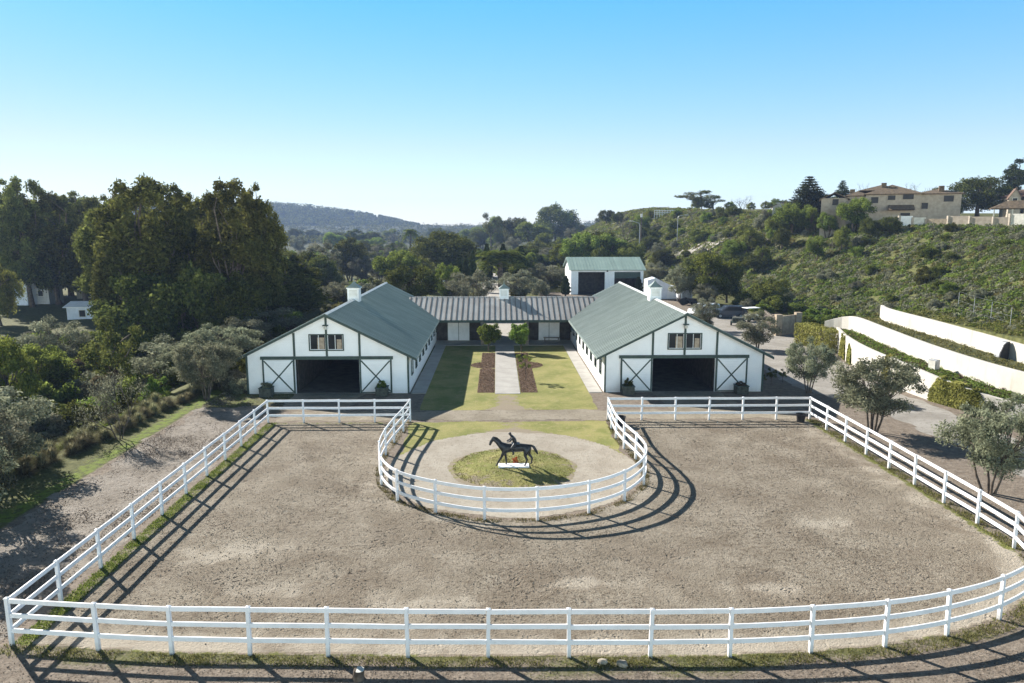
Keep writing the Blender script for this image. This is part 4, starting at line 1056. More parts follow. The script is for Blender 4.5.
LM['brown'] = leaf_mat('brown_leaf', (.13,.095,.06), (.22,.165,.10), .3)
LM['pine'] = leaf_mat('pine_needle', (0.022, 0.034, 0.014), (0.065, 0.078, 0.026), 0.25)
LM['tuft'] = leaf_mat('fountain_grass_blade', (.14,.135,.075), (.33,.31,.18), .4)
LM['ivy'] = leaf_mat('creeper_leaf', (.17,.175,.04), (.38,.36,.11), .35)
LM['weed'] = leaf_mat('weed_leaf', (0.1, 0.1, 0.034), (0.26, 0.235, 0.09), 0.4)

def build_tree(key, seed, Hh, R_, k, zc, rz, rmin, rmax, n, L, W, mat, trunks=1, tr=.35, bark='bark', droop=0, zmin=None, shell=.45, maxl=40, ttop=.75, spread=.35):
    g = np.random.default_rng(seed)
    C = scatter_clumps(k, g, R_, zc, rz, rmin, rmax, zmin=zmin)
    P, N, ti = clump_leaves(C, n, g, shell=shell, droop=droop)
    keep = P[:,2] > .05; P, N, ti = P[keep], N[keep], ti[keep]
    cr = crown_obj(P, N, ti, L, W, g, LM[mat])
    bp = []
    for i in range(trunks):
        a = i*6.283/max(trunks,1)+g.uniform(0,1); s = 0 if trunks == 1 else 1
        bp.append(((s*tr*.8*math.cos(a), s*tr*.8*math.sin(a), -.4), (s*R_*spread*math.cos(a)+g.normal()*.05*R_, s*R_*spread*math.sin(a)+g.normal()*.05*R_, zc*ttop+ (zc*.25 if trunks == 1 else 0)), tr/(trunks**.4)))
    tk = limbs(C, bp, g, tr, M[bark], 'trunk', maxl=maxl)
    proto(key, Hh, 2*R_, cr, tk)
build_tree('euc0', 21, 20, 4.2, 60, 10.5, 8.6, .9, 1.7, 26000, .50, .21, 'euc', 1, .4, 'bark', .45, 1.0, shell=.6, maxl=26)
build_tree('euc1', 22, 20, 4.0, 54, 10.5, 8.8, .8, 1.6, 25000, .50, .21, 'euc', 2, .35, 'bark', .45, 1.0, shell=.6, maxl=24)
build_tree('euc2', 23, 20, 4.4, 58, 11.0, 8.2, .8, 1.6, 25000, .50, .21, 'euc', 1, .4, 'bark', .4, 1.5, shell=.6, maxl=24)
build_tree('oak0', 31, 8, 3.4, 24, 4.5, 3.0, 1.0, 1.6, 13000, .30, .19, 'oak', 1, .3, 'bark', .1, 1.2)
build_tree('oak1', 32, 8, 3.4, 22, 4.4, 3.1, 1.0, 1.6, 13000, .30, .19, 'oak', 2, .3, 'bark', .1, 1.0)
build_tree('pep0', 41, 8, 3.3, 26, 4.3, 3.1, .8, 1.5, 13000, .30, .15, 'pepper', 1, .28, 'bark', .4, 1.0)
build_tree('pep1', 42, 8, 3.2, 24, 4.6, 3.0, .8, 1.4, 12000, .30, .15, 'green', 2, .25, 'bark', .3, 1.0)
build_tree('gry0', 43, 8, 3.2, 28, 4.6, 3.0, .7, 1.3, 12000, .28, .12, 'sage', 2, .22, 'bark', .2, 1.2)
build_tree('oli0', 51, 5, 2.1, 52, 3.0, 1.6, .34, .66, 17000, .17, .065, 'olive', 5, .13, 'bark', .1, 1.25, spread=.35, ttop=.8, shell=.55)
build_tree('oli1', 52, 5, 2.2, 50, 2.9, 1.65, .34, .68, 17000, .17, .065, 'olive', 4, .13, 'bark', .1, 1.2, spread=.36, ttop=.8, shell=.55)
build_tree('bri0', 61, 6, 2.6, 22, 3.4, 2.4, .7, 1.2, 9000, .26, .16, 'bright', 1, .2, 'bark', .1, .8)
build_tree('air0', 71, 8, 2.6, 12, 5.6, 2.2, .5, 1.1, 3200, .28, .14, 'euc', 1, .2, 'bark', .1, 3.0)
build_tree('sap0', 81, 2.2, .60, 20, 1.35, .68, .2, .36, 5200, .12, .07, 'bright', 1, .05, 'bark', 0, .7)
build_tree('sap1', 82, 2.2, .75, 9, 1.5, .6, .14, .24, 500, .13, .07, 'bright', 1, .035, 'bark', 0, .7)
def build_shrub(key, seed, Hh, R_, k, rmin, rmax, n, L, W, mat):
    g = np.random.default_rng(seed); C = scatter_clumps(k, g, R_, Hh*.38, Hh*.5, rmin, rmax, zmin=Hh*.1)
    P, N, ti = clump_leaves(C, n, g, shell=.5); kp = P[:,2] > -.1
    proto(key, Hh, 2*R_, crown_obj(P[kp], N[kp], ti[kp], L, W, g, LM[mat], key[:-1]), None)
for i, (mt, nm) in enumerate([('green','green_shrub'),('sage','grey_shrub'),('oak','dark_shrub'),('brown','brown_shrub'),('bright','bright_shrub')]):
    build_shrub(nm+'0', 100+i, 2.4, 1.25, 15, .35, .7, 4600, .19, .10, mt)
    build_shrub(nm+'1', 120+i, 2.4, 1.35, 12, .4, .75, 4600, .19, .10, mt)
# conifer with tiers
def build_conifer(key, seed, Hh, R_, tiers, n, irregular=0.0):
    g = np.random.default_rng(seed); C = []; m = MB(); m.tube([(0,0,-.4),(0,0,Hh*.5),(0,0,Hh*.98)], [Hh*.022,Hh*.014,.03], 8)
    for i in range(tiers):
        t = (i+.5)/tiers; z = Hh*(.16+.82*t); rr = R_*(1-t)**.8*(1-irregular*g.uniform(0,.7)) + .15
        nb = 6 if rr > .8 else 4
        for k in range(nb):
            if g.uniform() < irregular*.5: continue
            a = k*6.283/nb+i*.7+g.normal()*.15
            for q in (.35,.65,.95): C.append((rr*q*math.cos(a), rr*q*math.sin(a), z+.12*rr*q, .22*rr+.22, .12*rr+.16))
            m.tube([(0,0,z-.1),(rr*math.cos(a)*.95, rr*math.sin(a)*.95, z+.1*rr)], [.06,.02], 4)
    C = np.array(C); P, N, ti = clump_leaves(C, n, g, shell=.6)
    proto(key, Hh, 2*R_, crown_obj(P, N, ti, .3, .13, g, LM['pine']), m.build('trunk', M['bark'], None))
build_conifer('con0', 201, 10, 2.6, 15, 15000, .3)
build_tree('con1', 202, 11, .95, 15, 6.0, 4.6, .55, 1.05, 9000, .3, .12, 'pine', 1, .2, 'bark', .1, 1.6)
def build_cypress():
    g = np.random.default_rng(210); n = 7000; z = g.uniform(.1,1,n)**.9*8; r = .75*np.sin(np.clip(z/8,0,1)**.6*3.0)**.8*(1+.15*np.sin(z*4))*g.uniform(.5,1,n)**.4
    a = g.uniform(0,6.283,n); P = np.stack([r*np.cos(a), r*np.sin(a), z],1); N = unit(np.stack([np.cos(a),np.sin(a),.3+0*a],1)+g.normal(size=(n,3))*.5)
    m = MB().tube([(0,0,-.3),(0,0,7)], [.14,.03], 6)
    proto('cyp0', 8, 1.5, crown_obj(P, N, g.uniform(0,1,n), .3, .12, g, LM['pine']), m.build('trunk', M['bark'], None))
build_cypress()
def build_palm(key, Hh, nf, fl, th, mat):
    g = np.random.default_rng(220); P = []; N = []; T = []
    for k in range(nf):
        a = k*2.4; el = g.uniform(-.5,1.2)
        for s in np.linspace(.08,1,26):
            ang = el-1.3*s; 
            x = fl*(s*math.cos(el*.6)*.95); z = fl*(math.sin(el)*s - .75*s*s)
            for side in (-1,1):
                p = np.array([x*math.cos(a), x*math.sin(a), Hh*.86+z]); d = np.array([-math.sin(a)*side, math.cos(a)*side, -.35]); 
                P.append(p+d*.16*fl*(1-s*.6)); T.append(unit(d+np.array([math.cos(a),math.sin(a),0])*.6)); N.append(unit(np.array([0,0,1.])+g.normal(size=3)*.4))
    P = np.array(P); N = np.array(N); T = np.array(T)
    cr = crown_obj(P, N, g.uniform(0,1,len(P)), .36*fl, .05*fl, g, LM[mat], T=T)
    tk = MB().tube([(0,0,-.3),(.1,0,Hh*.4),(0,0,Hh*.86)], [th,th*.8,th*.75], 9).build('trunk', M['bark'], None)
    proto(key, Hh, 2*fl, cr, tk)
build_palm('pal0', 10, 34, 2.0, .22, 'green'); build_palm('dat0', 8, 46, 3.6, .4, 'green')
def build_bare(key, seed, Hh, depth, r0, spread, leafn=0):
    g = np.random.default_rng(seed); m = MB(); tips = []
    def br(p, d, L, r, k):
        p = np.array(p); q = p + d*L*.5 + g.normal(size=3)*L*.06; e = q + unit(d+g.normal(size=3)*.25)*L*.5
        m.tube([tuple(p), tuple(q), tuple(e)], [r, r*.8, r*.6], 5 if k > 1 else 4)
        tips.append(e)
        if k <= 0: return
        for i in range(3 if k > 1 else 4):
            s = q if i == 0 else e
            br(s, unit(d*.9+g.normal(size=3)*spread+np.array([0,0,.15])), L*g.uniform(.55,.8), r*.55, k-1)
    for i in range(3): a = i*2.1; br((.1*math.cos(a), .1*math.sin(a), -.2), unit(np.array([.45*math.cos(a), .45*math.sin(a), 1])), Hh*.36, r0, depth)
    cr = None
    if leafn:
        tp = np.array(tips); k = g.choice(len(tp), leafn); P = tp[k]+g.normal(size=(leafn,3))*.14; P = P[P[:,2] > .5]; cr = crown_obj(P, unit(g.normal(size=P.shape)), g.uniform(0,1,len(P)), .13, .045, g, LM['sage'])
    tk = m.build('trunk', M['bark'], None)
    proto(key, Hh, Hh*.9, cr, tk)
build_bare('bar0', 230, 4, 4, .06, .5, 2800); build_bare('bar1', 231, 7, 4, .10, .5)
# ornamental grass tuft
def build_tuft():
    g = np.random.default_rng(240); n = 900; a = g.uniform(0,6.283,n); ln = g.uniform(.5,.95,n); out = g.uniform(.15,.75,n)
    V = []; Q = []
    for i in range(n):
        d = np.array([math.cos(a[i]), math.sin(a[i]), 0]); s = np.array([-d[1], d[0], 0])*.018; b = d*g.uniform(0,.22); e = g.uniform(.12,1.5); r = ln[i]
        u = d*math.cos(e)+np.array([0,0,math.sin(e)]); dn = np.array([0,0,-1.])
        p = [b, b+u*r*.4, b+u*r*.8+dn*.06*r, b+u*r*1.05+d*.08+dn*.2*r]
        k = len(V)
        for j, q in enumerate(p): w = [1,1,.8,.3][j]; V += [q-s*w, q+s*w]
        for j in range(3): Q.append((k+2*j, k+2*j+1, k+2*j+3, k+2*j+2))
    ti = np.repeat(g.uniform(0,1,n), 3)
    proto('grass_tuft0', .9, 1.5, link('grass_tuft', np_mesh('grass_tuft', np.array(V), np.array(Q), LM['tuft'], dict(tint=ti), domain='FACE')), None)
build_tuft()

KIND = {'euc':('eucalyptus_tree','tree'),'oak':('round_tree','tree'),'pep':('leafy_tree','tree'),'gry':('grey_tree','tree'),'oli':('olive_tree','tree'),'bri':('bright_tree','tree'),
        'air':('sparse_tree','tree'),'sap':('young_tree','tree'),'con':('conifer_tree','tree'),'cyp':('cypress_tree','tree'),'pal':('palm_tree','palm'),'dat':('date_palm','palm'),'bar':('bare_tree','tree')}
def plant(key, x, y, h, w, label, group=None, z=None, rz=None):
    Hh, Wd, cr, tk = PROTO[key]; z = Hs(x, y) if z is None else z
    sc = (w/Wd, w/Wd, h/Hh); rz = rnd.uniform(0, 6.28) if rz is None else rz
    if tk is None:
        o = cr.copy(); o.hide_render = False; col.objects.link(o); o.location = (x, y, z-.03*h); o.rotation_euler = (0,0,rz); o.scale = sc
        return tag(o, label, 'ornamental grass' if 'grass' in key else 'shrub', group, 'thing')
    nm, cat = KIND[key[:3]]
    root = empty(nm, (x, y, z), rz, label, cat, group); root.scale = sc
    for c in (tk, cr):
        if c is None: continue
        d = c.copy(); d.hide_render = False; col.objects.link(d); d.parent = root
    return root
def T(key, px, Y, ytop, w, label, group=None):
    x = at(px, Y); z = Hs(x, Y); return plant(key, x, Y, zat(px, Y, ytop)-z, w, label, group, z)

# --- the tall dark trees beyond the creek
for a in [
 ('euc0',150,92,180,11,'tallest eucalyptus of the dark stand beyond the creek, with a broad ragged crown'),
 ('euc1',122,97,203,9,'dark eucalyptus on the outer flank of the tallest one'),
 ('euc2',184,97,188,9,'ragged eucalyptus between the tallest one and the pair nearest the distant ridge'),
 ('euc0',213,104,203,9,'lower eucalyptus filling the dip in the dark tree line'),
 ('euc1',240,89,183,8.5,'tall slim eucalyptus of the pair nearest the distant blue ridge'),
 ('euc2',264,92,187,6.2,'outermost eucalyptus standing against the distant blue ridge'),
 ('oak0',150,84,276,11,'dark spreading tree in the shade at the foot of the tallest eucalyptus'),
 ('oak1',196,82,270,10,'dark dense tree under the middle eucalyptus of the stand'),
 ('oak0',236,80,282,7.5,'dark dense tree in the shade below the slim eucalyptus'),
 ('euc1',124,88,255,6,'lower eucalyptus beside the white roofed mobile home'),
 ('euc2',10,150,182,12,'tall eucalyptus at the very edge of the far dark grove'),
 ('euc0',31,146,180,10,'tall open eucalyptus rising above the far dark grove'),
 ('euc1',57,150,195,13,'broad eucalyptus of the far grove above the dark shed'),
 ('euc2',84,152,194,12,'pointed eucalyptus of the far grove above the white roofs'),
 ('euc0',106,150,199,11,'far eucalyptus between the far grove and the tall dark stand'),
 ('oak0',18,158,226,20,'dark broad tree behind the pale mobile home'),
 ('oak1',50,160,222,20,'dark broad tree behind the dark shed'),
 ('oak0',84,166,226,20,'dark broad tree behind the distant white roofed home'),
 ('oak1',115,150,232,18,'dark broad tree closing the gap beside the tall stand'),
 ('pep0',-1,120,263,7,'rounded light green tree half hiding the pale mobile home'),
 ('bri0',6,58,338,5,'bright yellow-green bushy tree above the creek at the edge of the picture'),
 ('pep1',44,66,345,5,'leafy tree mixed with brush behind the bright yellow-green one'),
 ('gry0',52,82,318,7,'dusty grey tree in front of the mobile homes'),
 ('air0',116,60,318,5,'thin pale tree rising from the creek thicket'),
 ('gry0',170,66,338,8,'grey-green tree with rusty neighbours in front of the dark stand'),
 ('oli0',200,58,345,6.2,'silvery olive tree leaning over the path before the barn corner'),
 ('oli1',222,66,325,7,'silvery olive tree close behind the barn corner'),
 ('gry0',262,80,308,9,'large grey-green tree behind the sloping barn roof'),
 ('gry0',243,72,318,6,'smaller grey-green tree between the olives and the dark stand'),
]: T(*a)
for i, (px, Y, yt, w) in enumerate([(70,172,197,13),(92,170,199,12),(112,130,198,9),(135,120,192,9),(165,118,186,9),(198,120,196,9),(214,118,197,9),(228,124,193,9),(250,118,192,7),(45,176,203,13),(20,172,204,13),(3,174,199,13)]):
    T(['euc0','euc1','euc2'][i%3], px, Y, yt, w, 'tall dark eucalyptus in the second rank behind the dark stand', 'second rank of the dark stand')
o = plant('bar0', -22.9, 42.9, 4.2, 3.8, 'nearly leafless grey tree on the bank among the grass tufts')
o = plant('oli1', -21.6, 53.0, 4.6, 4.2, 'small silvery olive with a twisted trunk at the path edge')
plant('gry0', -26.6, 36.6, 5.2, 6.0, 'big grey twiggy bush-like tree at the bank, shading the lower path')
plant('gry0', -23.6, 32.0, 4.8, 4.8, 'grey twiggy tree at the picture edge over the shaded path')
plant('oli0', -22.3, 28.4, 4.6, 4.4, 'silvery tree just beyond the picture edge, shading the corner of the path')
for i, (x, y, h, w) in enumerate([(-20.6,56.3,1.5,2.6),(-21.6,57.5,1.6,2.8),(-19.9,55.2,1.2,1.8)]):
    plant('grey_shrub%d' % (i % 2), x, y, h, w, ['rounded grey shrub against the barn corner','rounded grey shrub behind the one at the barn corner','smallest grey shrub touching the barn corner'][i])
G = 'fountain grass tufts along the bank'
for i in range(21):
    t = i/20; x = -24.5+1.7*t+rnd.uniform(-.25,.25); y = 35.5+22*t+rnd.uniform(-.2,.2)
    plant('grass_tuft0', x, y, rnd.uniform(.65,.95), rnd.uniform(1.1,1.5), 'brownish fountain grass tuft in the row along the top of the bank', G)
for i in range(11):
    t = i/10; x = -26.4+1.4*t+rnd.uniform(-.4,.4); y = 36+16*t+rnd.uniform(-.3,.3)
    plant('grass_tuft0', x, y, rnd.uniform(.65,.95), rnd.uniform(1.2,1.6), 'brownish fountain grass tuft in the looser second row down the bank', G+', lower row')
# --- the creek thicket
LAB = {'green_shrub':'mid green rounded shrub in the creek thicket','grey_shrub':'dusty grey shrub in the creek thicket','dark_shrub':'dark green shrub in the creek thicket','brown_shrub':'rusty brown shrub in the creek thicket','bright_shrub':'yellow-green shrub in the creek thicket'}
cnt = 0
while cnt < 150:
    y = rnd.uniform(40, 100); x = rnd.uniform(-72, -27.5)
    if x < -.76*y or (x > -33 and y < 52): continue
    if x > -29 and y < 75 and rnd.random() < .3: continue
    k = rnd.choices(['green_shrub','grey_shrub','dark_shrub','brown_shrub','bright_shrub'], [5,4,4,1,.6])[0]
    h = rnd.uniform(1.5, 3.4)*(1.0 if y < 70 else 1.0); w = h*rnd.uniform(1.1,1.7)
    plant(k+str(rnd.randint(0,1)), x, y, h, w, LAB[k], k.replace('_',' ')+'s in the creek thicket'); cnt += 1
for i in range(12):
    x = -28.5-rnd.uniform(0,9); y = 50+i*2.2; k = rnd.choice(['green_shrub','green_shrub','grey_shrub','dark_shrub'])
    plant(k+str(i%2), x, y, rnd.uniform(1.1,1.9), rnd.uniform(2.0,3.2), LAB[k], k.replace('_',' ')+'s in the creek thicket')
for i in range(10):
    x = rnd.uniform(-24.5,-20.5); y = 60+i*2.4; k = rnd.choice(['grey_shrub','green_shrub','brown_shrub','dark_shrub'])
    plant(k+str(i%2), x, y, rnd.uniform(1.2,2.4), rnd.uniform(2,3.2), k.replace('_',' ').replace('shrub','').strip()+' shrub growing along the outer wall of the barn', 'shrubs behind the barn wall')

# --- trees and shrubs beyond the barns
for a in [
 ('oak0',303,165,252,11,'dark round tree behind the barn cupola, outer one of two'),
 ('oak1',321,160,256,9,'dark round tree behind the barn cupola, inner one of two'),
 ('oak0',296,140,272,7,'low dark round tree beside the pale lane'),
 ('gry0',322,190,242,12,'pale dusty tree above the two dark round trees'),
 ('oak1',350,210,238,10,'dark tree between the dusty tree and the camper'),
 ('gry0',340,128,282,7,'grey bush-like tree just over the barn ridge'),
 ('oak0',410,112,266,8,'big dark round tree where barn and connecting wing meet'),
 ('pep1',396,150,251,9,'sunlit green tree behind the big dark round tree'),
 ('pep0',412,158,254,9,'second sunlit green tree, closer to the dark broad oak'),
 ('oak1',444,185,232,17,'dark broad oak in the valley above the connecting wing'),
 ('bri0',446,118,264,5,'small bright lime-green tree behind the connecting wing'),
 ('gry0',472,108,272,8.5,'large pale sage-green bush-like tree behind the connecting roof'),
 ('dat0',501,150,250,11,'date palm with arching fronds in the valley'),
 ('pal0',411,290,229,7,'slim fan palm standing above the valley trees'),
 ('cyp0',487,158,244,2.6,'dark cypress of the trio, outer slim one'),
 ('cyp0',503,160,244,2.6,'dark cypress of the trio in front of the brushy slope'),
 ('cyp0',521,158,246,3.0,'dark cypress of the trio nearest the garage'),
 ('cyp0',459.5,128,258,1.6,'slender cypress beside the bright lime tree'),
 ('cyp0',466.5,132,256,1.5,'slender cypress beside the pale sage-green tree'),
 ('cyp0',473,140,251,1.7,'slender cypress, tallest of the three beside the lime tree'),
 ('cyp0',565.5,130,276,1.8,'small clipped cypress at the corner of the garage'),
 ('cyp0',638,132,277,1.8,'small clipped cypress between the garage door and the edge of its front wall'),
 ('gry0',545,150,264,9,'grey-green bush-like tree beside the garage wall'),
 ('gry0',520,128,270,7,'grey-green tree between the cypresses and the garage'),
 ('oak1',556,420,205,26,'dark domed pine on the skyline'),
 ('pep1',533,360,222,18,'green tree on the skyline beside the domed pine'),
 ('oak0',515,380,218,14,'dark tree on the skyline left of the domed pine'),
 ('air0',491,380,213,12,'wispy tall tree on the skyline'),
 ('pep1',500,400,217,16,'dense tree next to the wispy one on the skyline'),
 ('pep1',564,190,244,8,'green tree above the garage roof, outermost of the row'),
 ('pep1',580,185,233,10,'green tree above the garage roof, second of the row'),
 ('oak0',596,190,232,11,'dark tree above the middle of the garage roof'),
 ('pep1',612,186,234,10,'green tree above the garage roof towards the street lamp'),
 ('pep0',630,180,243,8,'light green tree at the end of the garage roof'),
 ('oak1',601,170,248,6,'small round dark tree just over the garage roof'),
 ('bar1',627,240,208,9,'leafless tree on the skyline beside the utility pole'),
 ('gry0',706,88,298,3.6,'pale yellowish shrubby tree over the barn roof edge'),
 ('gry0',757,74,312,4.2,'pale yellowish shrubby tree between barn and gate'),
 ('oli0',680,120,268,5,'small grey tree beside the tractor'),
 ('air0',698,262,190,16,'open windswept tree on the mesa edge'),
 ('air0',712,258,196,9,'smaller windswept tree on the mesa edge'),
 ('bar1',738,240,194,9,'thin bare tree on the mesa skyline'),
 ('con0',803,158,177,8.5,'tall dark layered conifer in front of the small hilltop house'),
 ('oak1',813,160,192,8,'dark tree touching the layered conifer'),
 ('con0',836,168,181,5,'small dark conifer behind the apartment roof'),
 ('con1',1004,172,160,5.4,'tall irregular dark pine at the skyline beside the row houses'),
 ('bar1',913,170,179,9,'bare tree showing over the apartment roof'),
 ('bar1',857,175,180,6,'bare tree beside the apartment ridge'),
 ('pep0',770,110,278,6,'light green tree at the foot of the hill near the gate'),
 ('gry0',655,150,262,6,'dusty tree beside the shelter and the lamp'),
]: T(*a)
def G_(key, px, yb, yt, wpx, label, group=None):
    g_ = ground_hit2(px, yb); x, Y = g_; z = Hs(x, Y); return plant(key, x, Y, max(1.0, zat(px, Y, yt)-z), wpx/724*Y*1.03, label, group, z)
def ground_hit2(px, py):
    for Y in np.arange(60, 320, .5):
        if zat(px, Y, py) <= Hs(at(px, Y, 5), Y): return (at(px, Y, 5), Y)
    return (at(px, 150), 150)
for a in [
 ('pep1',789,236,203,36,'large green tree on the slope below the hilltop house and tall conifer'),
 ('pep0',775,236,213,20,'sunlit green tree on the slope beside the large one under the hilltop house'),
 ('pep1',806,233,208,20,'drooping green tree between the tall conifer and the cream house wing'),
 ('pep1',825,239,212,20,'drooping green tree just below the cream wing of the apartment house'),
 ('pep1',851,233,198,32,'largest green tree masking the front of the apartment house'),
 ('pep0',840,251,226,15,'lowest drooping green tree below the apartment house'),
 ('oak1',866,239,218,20,'low dark tree on the crest under the apartment porch'),
 ('oak0',887,234,217,20,'low dark bushy tree beside the white wall panel'),
 ('oak0',880,215,193,17,'dark round tree standing before the apartment porch roof'),
 ('bri0',923,216,202,12,'yellow-green small tree in front of the apartment corner'),
 ('oak1',929,216,188,21,'bushy dark tree at the apartment corner'),
 ('oak0',973,217,178,54,'big dark domed tree on the hill crest beside the boundary wall'),
 ('bri0',951,217,205,14,'yellow-green tree at the flank of the big domed tree'),
 ('pep1',815,262,236,18,'green bush-like tree part way down the slope under the cream wing'),
 ('pep0',762,268,246,16,'light green tree low on the slope below the conifer'),
 ('oak1',780,250,228,18,'dark tree under the large green one on the slope'),
 ('pep0',749,252,228,26,'bright topped green tree on the slope'),
 ('pep1',732,266,240,24,'green tree on the slope under the bright topped one'),
 ('oak1',754,273,255,26,'dark shrubby tree at the foot of the hill'),
 ('pep1',714,304,253,50,'large deep green tree beyond the parked cars'),
 ('oak0',728,303,262,30,'dark tree behind the dark blue car'),
 ('gry0',707,306,283,24,'dusty grey-green tree above the parked cars'),
 ('gry0',681,291,265,20,'grey-green tree beside the tarpaulin shelter'),
 ('oak0',663,268,250,22,'dark bushy tree below the pale ramp road'),
 ('pep1',690,277,258,18,'mid green tree behind the shelter, under the ramp road'),
]: G_(*a)
plant('oli0', 23.4, 43.3, 4.8, 5.0, 'silvery olive tree by the fence between drive and arena, full round crown')
plant('oli1', 24.1, 54.2, 4.2, 3.6, 'thin small olive tree beside the barn corner on the drive')
plant('oli1', 23.8, 32.9, 4.8, 4.3, 'nearest silvery olive tree outside the arena fence')
plant('sap0', -.78, 73.1, 2.9, 2.2, 'round clipped yellow-green tree at the far end of the courtyard path, on the shaded side')
plant('sap0', 2.38, 73.0, 2.9, 2.2, 'round clipped yellow-green tree at the far end of the courtyard path, on the sunny side')
plant('sap1', 2.35, 59.2, 2.2, 1.5, 'thin young tree in the mulch bed beside the courtyard path')
# planters
for i, (xc, dx) in enumerate([(XL,-4.55),(XL,4.2),(XR,-4.45),(XR,4.3)]):
    lab = ['at the outer door of the creek-side barn','at the inner door of the creek-side barn','at the inner door of the drive-side barn','at the outer door of the drive-side barn'][i]
    o = empty('planter_box', (xc+dx, 54.1, .01), 0, 'square wooden planter box '+lab, 'planter')
    m = MB(); s = .44
    for a, b, c, d in ((-s,s,-s,-s+.06),(-s,s,s-.06,s),(-s,-s+.06,-s+.06,s-.06),(s-.06,s,-s+.06,s-.06)): m.box(a,b,c,d,0,.62)
    m.build('box', M['planter'], o); MB().box(-s+.06,s-.06,-s+.06,s-.06,.02,.55).build('soil', M['bark'], o)
    m = MB(); m.box(-s-.04,s+.04,-s-.04,-s+.07,.62,.67).box(-s-.04,s+.04,s-.07,s+.04,.62,.67).box(-s-.04,-s+.07,-s+.07,s-.07,.62,.67).box(s-.07,s+.04,-s+.07,s-.07,.62,.67); m.build('rim', M['green_trim'], o)
    p = plant(['grey_shrub0','green_shrub1','dark_shrub0','brown_shrub1'][i], xc+dx, 54.1, [.5,.6,.75,.4][i], .8, 'leafy plant growing in the planter '+lab, z=.56); p['category'] = 'plant'
o = plant('brown_shrub0', .98, 37.25, .36, .34, 'clump of orange flowers beside the plinth of the horse statue', z=.24); o['category'] = 'flowers'
o.name = 'flower_clump'; o.data = o.data.copy(); o.data.materials[0] = M['orange']
for i, (px, Y, h) in enumerate([(783,58,1.1),(771,57,1.4),(762,56.5,1.2)]):
    plant('air0', at(px,Y), Y, h, .9, ['thin twiggy plant in the shade beside the barn, outermost','thin twiggy plant in the shade beside the barn, middle one','thin twiggy plant hugging the barn corner post'][i])

# creeper on the lowest wall and hedge at its end
def creeper(name, P, a, b, z0, z1, label, n, cat='creeper', th=.16, off=.17):
    g = np.random.default_rng(int(a*100)); d = np.array(P); s = np.r_[0, np.cumsum(np.hypot(*np.diff(d[:,:2],axis=0).T))]
    t = g.uniform(a, b, n); x = np.interp(t, s, d[:,0]); y = np.interp(t, s, d[:,1]); zt = np.interp(t, s, d[:,3])
    e = np.minimum((t-a), (b-t))/(b-a)*2; u = g.uniform(0,1,n); top = zt*np.clip(z0+(z1-z0)*np.minimum(1, e*2.2+.15)*(1+.15*np.sin(t*4)), .1, 1.12)
    z = u*top; x = x-off-th*g.uniform(0,1,n)*(.5+.5*np.sin(u*3.1)); over = z > zt; x = np.where(over, x+g.uniform(0,.5,n), x)
    N = unit(np.array([-1,0,.3])+g.normal(size=(n,3))*.5); ti = np.clip(g.uniform(0,1,n)*.7+.15*np.sin(t*3)+.15*np.sin(z*5+t),0,1)
    V, Q = leaf_quads(np.stack([x,y,z],1), N, .2, .15, g); tag(link(name, np_mesh(name, V, Q, LM['ivy'], dict(tint=ti), domain='FACE')), label, cat)
d_ = np.array(P1); s1 = np.r_[0, np.cumsum(np.hypot(*np.diff(d_[:,:2],axis=0).T))]
def arc_at(y): 
    k = np.where(np.array(P1)[:,1] >= y)[0]; return float(s1[k[0]])
creeper('wall_creeper', P1, arc_at(46.9), arc_at(51.3), .35, 1.08, 'thick yellow-green creeper mat covering the near part of the lowest retaining wall', 7000)
creeper('wall_creeper', P1, arc_at(56.6), arc_at(58), .5, 1.1, 'narrow tongue of yellow-green creeper hanging on the lowest wall', 700)
creeper('wall_creeper', P1, arc_at(64.5), arc_at(66.2), .1, .75, 'first of two pointed creeper patches at the far part of the lowest wall', 900)
creeper('wall_creeper', P1, arc_at(67), arc_at(69.5), .1, .95, 'second pointed creeper patch, closest to the clipped hedge', 1300)
def hedge():
    g = np.random.default_rng(77); n = 7000; u = g.uniform(-1,1,(n,3)); k = g.integers(0,3,n); u[np.arange(n),k] = np.sign(u[np.arange(n),k])*g.uniform(.85,1,n)
    P = u*np.array([1.2,3.2,1.15])+np.array([0,0,1.1]); N = unit(u**3+g.normal(size=(n,3))*.5); V, Q = leaf_quads(P, N, .2, .14, g)
    o = link('hedge', np_mesh('hedge', V, Q, LM['ivy'], dict(tint=g.uniform(0,1,n)), domain='FACE')); o.location = (34.2, 75.0, 0); o.rotation_euler.z = R(8)
    tag(o, 'clipped yellow-green hedge at the far end of the lowest retaining wall', 'hedge')
hedge()

# random fill of the valley and slopes, each tree of a kind alike
def fill(n, pxr, Yr, kinds, hr, wr, label, group, cond=None):
    c = 0; tries = 0
    while c < n and tries < n*30:
        tries += 1; Y = math.exp(rnd.uniform(math.log(Yr[0]), math.log(Yr[1]))); px = rnd.uniform(*pxr); x = at(px, Y)
        if cond and not cond(x, Y): continue
        h = rnd.uniform(*hr); plant(rnd.choice(kinds), x, Y, h, h*rnd.uniform(*wr), label, group); c += 1
clear = lambda x, y: not (-9 < x < 11 and y < 102) and not (11 < x < 38 and y < 146) and not(at(478,y) < x < at(510,y) and y < 200)
fill(46, (282,560), (190,430), ['oak0','pep1','pep1','gry0','pep0','bri0'], (4,8.5), (.9,1.4), 'scattered tree in the wooded valley beyond the barns', 'trees in the wooded valley', clear)
fill(26, (340,450), (280,430), ['oak0','oak1','pep1','gry0','pep0','oak0'], (5,9), (.9,1.4), 'scattered tree in the wooded valley beyond the barns', 'trees in the wooded valley', clear)
